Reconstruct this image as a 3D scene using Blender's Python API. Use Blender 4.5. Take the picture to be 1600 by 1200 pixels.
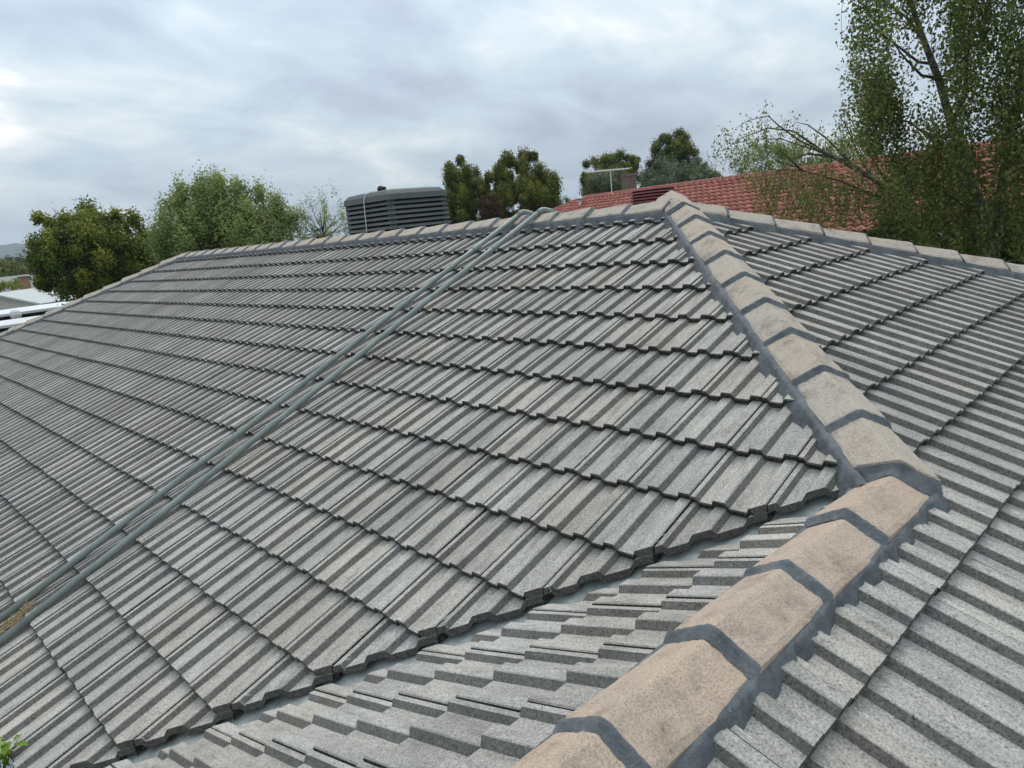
import bpy, bmesh, math, random
import numpy as np
from mathutils import Vector, Matrix
R = math.radians
random.seed(7); rng = np.random.default_rng(7)
for o in list(bpy.data.objects): bpy.data.objects.remove(o)
S = bpy.context.scene
COL = S.collection

# ---------------------------------------------------------------- camera, sky, sun, exposure
H = 4.5                                   # height of the roof's peak planes above the ground
FPX, IW, IH = 1132.6, 1600.0, 1200.0
CR = Vector((0.69627603, 0.71009323, -0.10472485))
CU = Vector((-0.08873026, 0.22993478, 0.96915269))
CF = Vector((-0.71226865, 0.66550553, -0.22310483))
CAM = Vector((3.13721, -4.85130, 0.10383 + H))
cd = bpy.data.cameras.new('camera'); cam = bpy.data.objects.new('camera', cd); COL.objects.link(cam)
cd.sensor_width = 36.0; cd.lens = FPX / IW * 36.0; cd.clip_start = 0.05; cd.clip_end = 6000
cam.matrix_world = Matrix(((CR.x, CU.x, -CF.x, CAM.x), (CR.y, CU.y, -CF.y, CAM.y), (CR.z, CU.z, -CF.z, CAM.z), (0, 0, 0, 1)))
S.camera = cam
S.render.resolution_x = 1024; S.render.resolution_y = 768
SUN_AZ, SUN_EL = R(-40), R(52)            # azimuth from +Y, towards -X: ahead of the camera, high
w = bpy.data.worlds.new('World'); S.world = w; w.use_nodes = True
nt = w.node_tree; N = nt.nodes; LK = nt.links; N.clear()
def wn(t, **k):
    n = N.new(t)
    for a, b in k.items(): setattr(n, a, b)
    return n
def wm(op, a, b=None, c=None):
    n = N.new('ShaderNodeMath'); n.operation = op
    for i, v in enumerate((a, b, c)):
        if v is None: continue
        if isinstance(v, (int, float)): n.inputs[i].default_value = v
        else: LK.new(v, n.inputs[i])
    return n.outputs[0]
out = wn('ShaderNodeOutputWorld'); bg = wn('ShaderNodeBackground'); LK.new(bg.outputs[0], out.inputs[0])
sky = wn('ShaderNodeTexSky', sky_type='NISHITA'); sky.sun_disc = False
sky.sun_elevation = SUN_EL; sky.sun_rotation = SUN_AZ; sky.air_density = 1.2; sky.dust_density = 2.0
tc = wn('ShaderNodeTexCoord'); sx = wn('ShaderNodeSeparateXYZ'); LK.new(tc.outputs['Generated'], sx.inputs[0])
zz = wm('ADD', wm('MAXIMUM', sx.outputs[2], 0.0), 0.30)
cb = wn('ShaderNodeCombineXYZ')
LK.new(wm('DIVIDE', sx.outputs[0], zz), cb.inputs[0]); LK.new(wm('DIVIDE', sx.outputs[1], zz), cb.inputs[1])
def wnoise(scale, detail, rough, dist, off, sc=(1, 1, 1)):
    mp = wn('ShaderNodeMapping'); mp.inputs['Location'].default_value = off; mp.inputs['Scale'].default_value = sc
    mp.inputs['Rotation'].default_value = (0, 0, R(40))
    LK.new(cb.outputs[0], mp.inputs[0])
    n = wn('ShaderNodeTexNoise'); n.inputs['Scale'].default_value = scale; n.inputs['Detail'].default_value = detail
    n.inputs['Roughness'].default_value = rough; n.inputs['Distortion'].default_value = dist
    LK.new(mp.outputs[0], n.inputs[0]); return n.outputs[0]
n1 = wnoise(1.15, 4.0, 0.5, 0.3, (3.2, 1.1, 0), (1.0, 0.75, 1))
n2 = wnoise(3.6, 5.0, 0.55, 0.4, (7.3, 4.1, 0), (1.0, 0.7, 1))
cl = wm('ADD', wm('MULTIPLY', n1, 0.55), wm('MULTIPLY', n2, 0.45))
rp = wn('ShaderNodeValToRGB'); LK.new(cl, rp.inputs[0])
e = rp.color_ramp.elements
e[0].position = 0.37; e[0].color = (0.42, 0.49, 0.60, 1)
e[1].position = 0.645; e[1].color = (1.05, 1.05, 1.05, 1)
for p_, c_ in ((0.44, (0.50, 0.59, 0.70, 1)), (0.515, (0.59, 0.70, 0.79, 1)), (0.59, (0.77, 0.84, 0.88, 1))):
    k = rp.color_ramp.elements.new(p_); k.color = c_
# an overcast dome is brighter overhead than at the horizon
zg = wm('ADD', 0.86, wm('MULTIPLY', wm('MAXIMUM', sx.outputs[2], 0.0), 1.45))
mxs = wn('ShaderNodeVectorMath', operation='SCALE'); LK.new(rp.outputs[0], mxs.inputs[0]); LK.new(zg, mxs.inputs['Scale'])
sks = wn('ShaderNodeVectorMath', operation='SCALE'); LK.new(sky.outputs[0], sks.inputs[0]); sks.inputs['Scale'].default_value = 0.10
mix = wn('ShaderNodeMix', data_type='RGBA'); mix.inputs[0].default_value = 0.90
LK.new(sks.outputs[0], mix.inputs[6]); LK.new(mxs.outputs[0], mix.inputs[7])
LK.new(mix.outputs[2], bg.inputs[0]); bg.inputs[1].default_value = 1.0
sd = bpy.data.lights.new('sun', 'SUN'); sd.energy = 1.5; sd.angle = R(24); sd.color = (1.0, 0.965, 0.91)
sun = bpy.data.objects.new('sun', sd); COL.objects.link(sun); sun.location = (0, 0, 60)
sdir = Vector((math.sin(SUN_AZ) * math.cos(SUN_EL), math.cos(SUN_AZ) * math.cos(SUN_EL), math.sin(SUN_EL)))
sun.rotation_euler = (-sdir).to_track_quat('-Z', 'Y').to_euler()
S.view_settings.view_transform = 'Standard'; S.view_settings.look = 'None'
S.view_settings.exposure = 0.03; S.view_settings.gamma = 1.0; S.view_settings.use_curve_mapping = False

# ---------------------------------------------------------------- helpers
def ray(px, py):
    return CF + CR * ((px - 800) / FPX) - CU * ((py - 600) / FPX)
def at(px, py, D):
    """point seen along a photo direction at horizontal distance D (metres)"""
    d = ray(px, py); return CAM + d * (D / math.hypot(d.x, d.y))
def ppm(px, D):
    d = ray(px, 600); return FPX / (D / math.hypot(d.x, d.y))      # pixels per metre at that distance
def link(o, parent=None):
    COL.objects.link(o)
    if parent is not None:
        o.parent = parent
        m = Matrix.Identity(4); q = parent
        while q is not None: m = q.matrix_basis @ m if q.parent is None else q.matrix_parent_inverse @ q.matrix_basis @ m; q = q.parent
        o.matrix_parent_inverse = m.inverted()
    return o
def tag(o, label=None, cat=None, group=None, kind=None):
    if label: o['label'] = label
    if cat: o['category'] = cat
    if group: o['group'] = group
    if kind: o['kind'] = kind
    return o
def empty(name, loc, label=None, cat=None, group=None):
    o = bpy.data.objects.new(name, None); o.location = loc; o.empty_display_size = 0.2; link(o)
    return tag(o, label, cat, group)
def mesh_np(name, V, F, mats, mi=None, smooth=False, attr=None, uv=None):
    """V (n,3), F (m,k) array of equal polygons or list of lists"""
    me = bpy.data.meshes.new(name)
    if isinstance(F, np.ndarray):
        m, k = F.shape
        me.vertices.add(len(V)); me.vertices.foreach_set('co', np.asarray(V, np.float32).ravel())
        me.loops.add(m * k); me.loops.foreach_set('vertex_index', F.astype(np.int32).ravel())
        me.polygons.add(m); me.polygons.foreach_set('loop_start', np.arange(0, m * k, k, dtype=np.int32))
        me.update(calc_edges=True)
    else:
        me.from_pydata([tuple(v) for v in V], [], F); me.update()
    for mt in (mats if isinstance(mats, (list, tuple)) else [mats]): me.materials.append(mt)
    if mi is not None: me.polygons.foreach_set('material_index', np.asarray(mi, np.int32))
    if smooth: me.polygons.foreach_set('use_smooth', np.ones(len(me.polygons), bool))
    if attr is not None:
        for an, (dom, vals) in attr.items():
            a_ = me.attributes.new(an, 'FLOAT', dom); a_.data.foreach_set('value', np.asarray(vals, np.float32))
    if uv is not None:
        l = me.uv_layers.new(name='UVMap'); l.data.foreach_set('uv', np.asarray(uv, np.float32).ravel())
    return me
def put(name, me, parent=None, M=None):
    o = bpy.data.objects.new(name, me)
    if M is not None: o.matrix_basis = M
    return link(o, parent)
class MB:
    """collects shapes into one mesh"""
    def __init__(s): s.v = []; s.f = []
    def add(s, vs, fs):
        b = len(s.v); s.v += [tuple(v) for v in vs]; s.f += [[i + b for i in f] for f in fs]; return s
    def box(s, x0, x1, y0, y1, z0, z1, M=None, tx=0.0, ty=0.0):
        vs = [Vector(p) for p in ((x0, y0, z0), (x1, y0, z0), (x1, y1, z0), (x0, y1, z0), (x0 + tx, y0 + ty, z1), (x1 - tx, y0 + ty, z1), (x1 - tx, y1 - ty, z1), (x0 + tx, y1 - ty, z1))]
        if M is not None: vs = [M @ v for v in vs]
        return s.add(vs, [[3, 2, 1, 0], [4, 5, 6, 7], [0, 1, 5, 4], [1, 2, 6, 5], [2, 3, 7, 6], [3, 0, 4, 7]])
    def tube(s, pts, rad, seg=8, cap=True):
        pts = [Vector(p) for p in pts]; n = len(pts); rad = rad if hasattr(rad, '__len__') else [rad] * n
        b = len(s.v); ref = None
        for i, p in enumerate(pts):
            d = (pts[min(i + 1, n - 1)] - pts[max(i - 1, 0)]).normalized()
            if ref is None: ref = d.orthogonal().normalized()
            ref = (ref - d * ref.dot(d)).normalized(); q = d.cross(ref)
            for k in range(seg):
                a = 2 * math.pi * k / seg
                s.v.append(tuple(p + (ref * math.cos(a) + q * math.sin(a)) * rad[i]))
        for i in range(n - 1):
            for k in range(seg):
                k2 = (k + 1) % seg
                s.f.append([b + i * seg + k, b + i * seg + k2, b + (i + 1) * seg + k2, b + (i + 1) * seg + k])
        if cap:
            s.f.append([b + k for k in range(seg)][::-1]); s.f.append([b + (n - 1) * seg + k for k in range(seg)])
        return s
    def build(s, name, mat, parent=None, smooth=False, bevel=0):
        me = bpy.data.meshes.new(name); me.from_pydata(s.v, [], s.f); me.update(); me.materials.append(mat)
        bm = bmesh.new(); bm.from_mesh(me)
        if bevel:
            bmesh.ops.remove_doubles(bm, verts=bm.verts, dist=1e-5)
            bmesh.ops.bevel(bm, geom=list(bm.edges), offset=bevel, segments=2, affect='EDGES', clamp_overlap=True)
        bmesh.ops.recalc_face_normals(bm, faces=bm.faces); bm.to_mesh(me); bm.free()
        if smooth: me.polygons.foreach_set('use_smooth', np.ones(len(me.polygons), bool))
        return put(name, me, parent)

# ---------------------------------------------------------------- materials
class MT:
    def __init__(s, name, rough=0.9, spec=0.3):
        s.m = bpy.data.materials.new(name); s.m.use_nodes = True; s.t = s.m.node_tree; s.n = s.t.nodes
        s.p = s.n['Principled BSDF']; s.p.inputs['Roughness'].default_value = rough
        s.p.inputs['Specular IOR Level'].default_value = spec
        s.out = s.n['Material Output']
    def new(s, t, **k):
        n = s.n.new(t)
        for a, b in k.items(): setattr(n, a, b)
        return n
    def set(s, sock, v):
        if isinstance(v, bpy.types.NodeSocket): s.t.links.new(v, sock)
        elif isinstance(v, (tuple, list)) and len(v) == 3 and sock.type == 'RGBA': sock.default_value = (*v, 1)
        else: sock.default_value = v
    def math(s, op, a, b=0.0, c=0.0, clamp=False):
        n = s.new('ShaderNodeMath', operation=op, use_clamp=clamp)
        for i, v in enumerate((a, b, c)): s.set(n.inputs[i], v)
        return n.outputs[0]
    def pos(s): return s.new('ShaderNodeNewGeometry').outputs['Position']
    def noise(s, vec, scale, detail=3, rough=0.5, sc=None, wv=None):
        if sc is not None:
            mp = s.new('ShaderNodeMapping'); s.set(mp.inputs[0], vec); mp.inputs['Scale'].default_value = sc; vec = mp.outputs[0]
        n = s.new('ShaderNodeTexNoise', noise_dimensions='4D' if wv is not None else '3D')
        s.set(n.inputs['Vector'], vec); n.inputs['Scale'].default_value = scale; n.inputs['Detail'].default_value = detail
        n.inputs['Roughness'].default_value = rough
        if wv is not None: s.set(n.inputs['W'], wv)
        return n.outputs[0]
    def ramp(s, f, *stops):
        r = s.new('ShaderNodeValToRGB'); s.set(r.inputs[0], f); el = r.color_ramp.elements
        while len(el) < len(stops): el.new(0.5)
        for i, (p, c) in enumerate(stops):
            el[i].position = p; el[i].color = (c, c, c, 1) if isinstance(c, (int, float)) else (*c, 1)
        return r.outputs[0]
    def mix(s, f, a, b, bt='MIX'):
        n = s.new('ShaderNodeMix', data_type='RGBA', blend_type=bt)
        s.set(n.inputs[0], f); s.set(n.inputs[6], a); s.set(n.inputs[7], b); return n.outputs[2]
    def attr(s, name): return s.new('ShaderNodeAttribute', attribute_name=name).outputs['Fac']
    def orand(s): return s.new('ShaderNodeObjectInfo').outputs['Random']
    def bump(s, h, strength=0.3, dist=0.01):
        n = s.new('ShaderNodeBump'); n.inputs['Strength'].default_value = strength; n.inputs['Distance'].default_value = dist
        s.set(n.inputs['Height'], h); s.set(s.p.inputs['Normal'], n.outputs[0])
    def col(s, c): s.set(s.p.inputs['Base Color'], c); return s
def flat(name, c, rough=0.8, var=0.12, scale=6.0, spec=0.3, metal=0.0, bump=0.0):
    m = MT(name, rough, spec); n = m.noise(m.pos(), scale, 5, 0.6)
    f = m.ramp(n, (0.3, 1.0 - var), (0.7, 1.0 + var)); m.col(m.mix(1.0, c, f, 'MULTIPLY'))
    m.p.inputs['Metallic'].default_value = metal
    if bump: m.bump(m.noise(m.pos(), scale * 12, 4), bump, 0.004)
    return m.m

# concrete roof tile: weathered grey, aggregate specks, grime streaks down the slope, each tile its own tone
mt = MT('tile_concrete', 0.92, 0.25); P = mt.pos()
rnd = mt.math('FRACT', mt.math('ADD', mt.attr('rnd'), mt.orand()))
rnd2 = mt.math('FRACT', mt.math('MULTIPLY', rnd, 7.31))
UV = mt.new('ShaderNodeUVMap', uv_map='UVMap').outputs[0]
tone = mt.ramp(rnd, (0.0, 0.90), (0.5, 1.0), (1.0, 1.09))
streak = mt.ramp(mt.noise(UV, 1.0, 4, 0.6, sc=(30, 7, 1), wv=mt.math('MULTIPLY', rnd, 40)), (0.30, 0.74), (0.48, 0.98), (0.70, 1.10))
patch = mt.ramp(mt.noise(P, 1.3, 5, 0.65), (0.3, 0.80), (0.7, 1.16))
grain = mt.ramp(mt.noise(P, 150, 4, 0.8), (0.34, 0.30), (0.45, 0.86), (0.55, 1.08), (0.68, 1.55))
warm = mt.mix(rnd2, (0.335, 0.316, 0.287), (0.362, 0.328, 0.280))
c = mt.mix(1.0, warm, tone, 'MULTIPLY'); c = mt.mix(1.0, c, streak, 'MULTIPLY'); c = mt.mix(1.0, c, patch, 'MULTIPLY'); c = mt.mix(1.0, c, grain, 'MULTIPLY')
algae = mt.ramp(mt.noise(UV, 1.0, 5, 0.65, sc=(18, 6.0, 1), wv=mt.math('MULTIPLY', rnd2, 60)), (0.52, 0.0), (0.70, 0.50))
c = mt.mix(algae, c, mt.mix(1.0, (0.125, 0.118, 0.10), grain, 'MULTIPLY'))
spots = mt.ramp(mt.noise(P, 62, 2, 0.5), (0.235, 0.0), (0.265, 1.0))
c = mt.mix(spots, (0.055, 0.05, 0.04), c)
lich = mt.ramp(mt.noise(P, 30, 4, 0.7, wv=2.7), (0.66, 0.0), (0.74, 0.55))
c = mt.mix(lich, c, (0.52, 0.51, 0.47))
# sides and nose of every tile darkened in colour: grime plus painted shade
side_shade = mt.attr('grime_shade')
wn_ = mt.math('MULTIPLY', side_shade, mt.ramp(mt.noise(P, 90, 3), (0.3, 0.75), (0.6, 1.0)))
c = mt.mix(wn_, c, mt.mix(1.0, mt.ramp(side_shade, (0.80, (0.060, 0.055, 0.049)), (0.92, (0.022, 0.020, 0.017))), grain, 'MULTIPLY'))
mt.col(c); mt.bump(mt.noise(P, 260, 3, 0.7), 0.35, 0.003); M_TILE = mt.m
# ridge tiles: the same concrete; the hips weathered grey with lichen, the wing's ridge cleaner and buff
def ridge_mat(name, c1, c2, c3, dark):
    mt = MT(name, 0.92, 0.2); P = mt.pos(); rnd = mt.orand(); ob = mt.new('ShaderNodeTexCoord').outputs['Object']
    base = mt.mix(mt.ramp(mt.noise(P, 5.5, 4, 0.6), (0.35, 0.0), (0.62, 1.0)), c1, c2)
    base = mt.mix(mt.math('MULTIPLY', rnd, 0.6), base, c3)
    g = mt.ramp(mt.noise(P, 190, 4, 0.8), (0.34, 0.42), (0.46, 0.92), (0.56, 1.06), (0.7, 1.3))
    st = mt.ramp(mt.noise(P, 8, 6, 0.75, wv=1.0), (0.36, 0.0), (0.50, 1.0))
    sp_ = mt.ramp(mt.noise(P, 75, 4, 0.7, wv=3.0), (0.36, 0.0), (0.48, 1.0))
    c = mt.mix(1.0, base, g, 'MULTIPLY')
    c = mt.mix(mt.math('MULTIPLY', mt.math('SUBTRACT', 1.0, st), mt.math('SUBTRACT', 1.0, mt.math('MULTIPLY', sp_, 0.55))), c, dark)
    c = mt.mix(mt.ramp(mt.noise(P, 26, 4, 0.7, wv=5.0), (0.62, 0.0), (0.72, 0.35)), c, (0.50, 0.47, 0.42))
    mt.col(c); mt.bump(mt.noise(P, 230, 3, 0.7), 0.35, 0.003); return mt.m
M_RIDGE = ridge_mat('ridge_concrete', (0.37, 0.31, 0.25), (0.41, 0.33, 0.255), (0.39, 0.345, 0.29), (0.11, 0.095, 0.078))
M_BUFF = ridge_mat('ridge_concrete_buff', (0.39, 0.305, 0.235), (0.43, 0.32, 0.235), (0.41, 0.33, 0.265), (0.17, 0.13, 0.10))
# flexible pointing: trowelled blue grey
mt = MT('pointing', 0.75, 0.35); P = mt.pos()
c = mt.mix(mt.ramp(mt.noise(P, 14, 5, 0.65), (0.35, 0.0), (0.68, 1.0)), (0.080, 0.088, 0.095), (0.155, 0.160, 0.164))
c = mt.mix(mt.ramp(mt.noise(P, 60, 4, 0.7), (0.60, 0.0), (0.74, 0.5)), c, (0.32, 0.31, 0.29))
mt.col(c); mt.bump(mt.noise(P, 34, 6, 0.7), 0.9, 0.012); M_POINT = mt.m
M_FLASH = flat('valley_metal', (0.42, 0.445, 0.415), 0.45, 0.38, 14, 0.5)
M_PIPE = flat('pipe_grey', (0.185, 0.208, 0.188), 0.5, 0.22, 5, 0.4)
M_GUT = flat('gutter_metal', (0.42, 0.45, 0.47), 0.45, 0.1, 5, 0.5)
M_COOL = flat('cooler_plastic', (0.085, 0.092, 0.086), 0.6, 0.14, 8, 0.35)
M_COOLD = flat('cooler_pads', (0.02, 0.02, 0.019), 0.95, 0.3, 40, 0.1)
M_STRAP = flat('white_strap', (0.6, 0.6, 0.58), 0.6, 0.1)
M_BLACK = flat('black_rubber', (0.02, 0.02, 0.022), 0.45, 0.2)
def brick_mat(name, c1, c2):
    m = MT(name, 0.9, 0.2); b = m.new('ShaderNodeTexBrick')
    m.set(b.inputs['Color1'], c1); m.set(b.inputs['Color2'], c2); m.set(b.inputs['Mortar'], (0.35, 0.33, 0.3))
    tcn = m.new('ShaderNodeTexCoord'); sp_ = m.new('ShaderNodeSeparateXYZ'); m.set(sp_.inputs[0], tcn.outputs['Object'])
    cbn = m.new('ShaderNodeCombineXYZ'); m.set(cbn.inputs[0], m.math('ADD', sp_.outputs[0], sp_.outputs[1])); m.set(cbn.inputs[1], sp_.outputs[2])
    m.set(b.inputs['Vector'], cbn.outputs[0]); b.inputs['Scale'].default_value = 1.0
    b.inputs['Brick Width'].default_value = 0.24; b.inputs['Row Height'].default_value = 0.086; b.inputs['Mortar Size'].default_value = 0.005
    m.col(b.outputs[0]); return m.m
M_BRICK = brick_mat('brick_brown', (0.20, 0.10, 0.07), (0.26, 0.14, 0.09))
M_BRICKD = brick_mat('brick_dark', (0.10, 0.075, 0.055), (0.14, 0.10, 0.07))
mt = MT('tile_red', 0.7, 0.35); P = mt.pos(); rnd = mt.attr('rnd')
c = mt.mix(rnd, (0.23, 0.062, 0.042), (0.37, 0.118, 0.078))
c = mt.mix(1.0, c, mt.ramp(mt.noise(P, 3, 5, 0.65), (0.3, 0.75), (0.7, 1.2)), 'MULTIPLY'); mt.col(c); M_RED = mt.m
M_REDBOX = flat('red_plastic', (0.20, 0.035, 0.03), 0.55, 0.15)
M_METAL = flat('galvanised', (0.45, 0.46, 0.46), 0.45, 0.15, 10, 0.5)
M_ALU = flat('aluminium', (0.62, 0.62, 0.60), 0.4, 0.1, 10, 0.5)
M_WHITE = flat('white_sheet', (0.60, 0.60, 0.58), 0.6, 0.06, 2)
M_CREAM = flat('cream_wall', (0.50, 0.47, 0.41), 0.85, 0.08, 2)
M_PALE = flat('pale_sheet', (0.42, 0.43, 0.40), 0.6, 0.08, 2)
M_BLUESH = flat('blue_sheet', (0.25, 0.28, 0.34), 0.6, 0.08, 2)
M_GREYR = flat('grey_roof', (0.22, 0.215, 0.215), 0.8, 0.15, 3)
M_DARK = flat('dark_fascia_shade', (0.03, 0.03, 0.03), 0.8, 0.1)
mt = MT('ground', 0.95, 0.1); P = mt.pos()
mt.col(mt.mix(mt.ramp(mt.noise(P, 0.15, 6, 0.65), (0.4, 0.0), (0.6, 1.0)), (0.055, 0.075, 0.03), (0.14, 0.12, 0.08))); M_GROUND = mt.m
mt = MT('hill', 0.95, 0.05); P = mt.pos()
mt.col(mt.mix(mt.ramp(mt.noise(P, 0.02, 6, 0.7), (0.4, 0.0), (0.62, 1.0)), (0.045, 0.06, 0.045), (0.10, 0.11, 0.07))); M_HILL = mt.m
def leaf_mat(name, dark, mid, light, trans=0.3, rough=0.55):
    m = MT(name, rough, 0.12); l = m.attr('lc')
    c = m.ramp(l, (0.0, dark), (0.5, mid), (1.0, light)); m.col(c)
    tr = m.new('ShaderNodeBsdfTranslucent'); m.set(tr.inputs[0], c)
    mx = m.new('ShaderNodeMixShader'); mx.inputs[0].default_value = trans
    m.t.links.new(m.p.outputs[0], mx.inputs[1]); m.t.links.new(tr.outputs[0], mx.inputs[2]); m.t.links.new(mx.outputs[0], m.out.inputs[0])
    return m.m
L_BIRCH = leaf_mat('birch_leaf', (0.040, 0.062, 0.016), (0.105, 0.140, 0.034), (0.27, 0.29, 0.085), 0.45)
L_OLIVE = leaf_mat('olive_leaf', (0.042, 0.072, 0.014), (0.120, 0.150, 0.022), (0.28, 0.285, 0.04), 0.3)
L_LIGHT = leaf_mat('light_leaf', (0.085, 0.120, 0.034), (0.21, 0.26, 0.078), (0.40, 0.44, 0.16), 0.4)
L_PINE = leaf_mat('pine_leaf', (0.028, 0.050, 0.012), (0.090, 0.120, 0.020), (0.25, 0.24, 0.04), 0.25)
L_GREY = leaf_mat('grey_leaf', (0.06, 0.09, 0.045), (0.13, 0.165, 0.085), (0.24, 0.27, 0.15), 0.3)
L_PLUM = leaf_mat('plum_leaf', (0.035, 0.022, 0.012), (0.075, 0.045, 0.022), (0.12, 0.085, 0.03), 0.25)
L_WEED = leaf_mat('weed_leaf', (0.13, 0.22, 0.03), (0.25, 0.37, 0.05), (0.42, 0.52, 0.10), 0.4)
M_BARK = flat('bark_brown', (0.085, 0.068, 0.05), 0.95, 0.3, 8)
mt = MT('birch_bark', 0.85, 0.2); P = mt.pos()
mt.col(mt.mix(mt.ramp(mt.noise(P, 5, 5, 0.7, sc=(1, 1, 3)), (0.40, 0.0), (0.56, 1.0)), (0.06, 0.05, 0.042), (0.27, 0.25, 0.225))); M_BBARK = mt.m
M_STRAW = flat('dry_straw', (0.30, 0.21, 0.09), 0.9, 0.3, 60)

# ---------------------------------------------------------------- the roof's geometry
T = 0.41717; PT = math.atan(T); cp, sp = math.cos(PT), math.sin(PT)
G, Y0, WR, LR = 0.30111, 0.1513, 2.3163, 10.05   # course spacing on plan, first course, wing ridge x, main ridge length
NC = 16; EAVE = Y0 + 15 * G                      # sixteen courses to the gutter
ZP = H
def roofz(x, y):
    main = min(T * y, -T * y, -T * x, T * (x + LR)) if True else 0
    wing = min(-T * x, -2 * T * WR + T * x) if y < 0 else -99
    return ZP + max(main, wing)
house = empty('tiled_house', (-4.0, 0.0, 0.0), 'hip roofed house covered in weathered grey ribbed concrete tiles', 'house')

PROF = [(0.000, 0.020), (0.020, 0.020), (0.033, 0.000), (0.088, 0.000), (0.099, 0.0225), (0.103, 0.0245), (0.145, 0.0245), (0.149, 0.0225),
        (0.164, 0.000), (0.234, 0.000), (0.245, 0.024), (0.249, 0.026), (0.291, 0.026), (0.2955, 0.023), (0.2960, 0.009)]
GRIME_SHADES = [0.1, 0.1, 0.70, 0.0, 0.70, 0.15, 0.0, 0.2, 0.70, 0.0, 0.70, 0.15, 0.0, 0.3, 1.0]    # by profile strip
TL, TH, TILT = 0.405, 0.029, 0.040
def tile_mesh(closed):
    n = len(PROF); V = []; rows = []
    def row(v, dh):
        rows.append(len(V)); V.extend((u, v, h + dh + TILT * (1 - v / TL)) for u, h in PROF)
    row(0.004, -TH); row(0.0, -0.005); row(0.005, 0.0); row(0.35, 0.0); row(TL, 0.0)
    if closed: row(TL, -TH)
    F = []; C = []
    for r_ in range(len(rows) - 1):
        for i in range(n - 1):
            F.append((rows[r_] + i, rows[r_] + i + 1, rows[r_ + 1] + i + 1, rows[r_ + 1] + i))
            C.append(1.0 if r_ == 0 else (0.9 if r_ == 1 else GRIME_SHADES[i + 1] if PROF[i + 1][0] - PROF[i][0] < 0.02 else 0.0))
    nr = len(rows)
    if closed:
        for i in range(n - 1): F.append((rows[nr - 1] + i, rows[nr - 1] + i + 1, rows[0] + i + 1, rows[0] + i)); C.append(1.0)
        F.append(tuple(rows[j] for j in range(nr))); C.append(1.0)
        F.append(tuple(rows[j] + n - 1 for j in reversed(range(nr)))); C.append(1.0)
    return V, F, C
TV, TF, TC = tile_mesh(False); TVc, TFc, TCc = tile_mesh(True)
TVn = np.array(TV); TFn = np.array(TF)
def tile_me(name, V, F, C):
    me = bpy.data.meshes.new(name); me.from_pydata([tuple(v) for v in V], [], [list(f) for f in F]); me.update()
    me.materials.append(M_TILE)
    a_ = me.attributes.new('grime_shade', 'FLOAT', 'FACE'); a_.data.foreach_set('value', np.array(C, np.float32))
    l = me.uv_layers.new(name='UVMap')
    for lp in me.loops: co = me.vertices[lp.vertex_index].co; l.data[lp.index].uv = (co.x, co.y)
    return me
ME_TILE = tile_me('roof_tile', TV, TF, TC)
def cut_tile(planes):
    """planes in tile space: keep the side the normal points away from"""
    bm = bmesh.new(); vs = [bm.verts.new(v) for v in TVc]
    lay = bm.faces.layers.float.new('grime_shade')
    for f, cc in zip(TFc, TCc):
        fc = bm.faces.new([vs[i] for i in f]); fc[lay] = cc
    for co, no in planes:
        r_ = bmesh.ops.bisect_plane(bm, geom=list(bm.verts) + list(bm.edges) + list(bm.faces), dist=1e-6, plane_co=co, plane_no=no, clear_outer=True)
        ed = [g_ for g_ in r_['geom_cut'] if isinstance(g_, bmesh.types.BMEdge)]
        if ed:
            before = set(bm.faces)
            bmesh.ops.holes_fill(bm, edges=ed, sides=0)
            for fc in bm.faces:
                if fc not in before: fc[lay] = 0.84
        if not bm.faces: bm.free(); return None
    bmesh.ops.triangulate(bm, faces=[f for f in bm.faces if len(f.verts) > 4])
    bm.verts.index_update()
    V = [v.co.copy() for v in bm.verts]; F = [[v.index for v in f.verts] for f in bm.faces]; C = [f[lay] for f in bm.faces]
    bm.free(); return V, F, C
class Slope:
    def __init__(s, o, u, v, uphase): s.o = Vector(o) + Vector((0, 0, ZP)); s.u = Vector(u); s.v = Vector(v); s.n = s.u.cross(s.v); s.ph = uphase
KO = 0.13                    # tiles stop this far short of a hip, measured along x
DVA, DVB = 0.168, 0.045       # how far the cut tiles stop short of the valley line
SA = Slope((0, 0, 0), (1, 0, 0), (0, cp, sp), 0.741)
SC = Slope((0, 0, 0), (0, 1, 0), (-cp, 0, sp), 0.22)
SB = Slope((WR, 0, -T * WR + .018), (0, -1, 0), (cp, 0, sp), -0.075)
SD = Slope((0, 0, 0), (-1, 0, 0), (0, -cp, sp), 0.1)
SE = Slope((-LR, 0, 0), (0, -1, 0), (cp, 0, sp), 0.05)
q2 = 2 ** -0.5
WEND = -8.6                  # gable end of the wing, behind the camera
tiles = []                   # (matrix, planes or None, centre)
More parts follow.
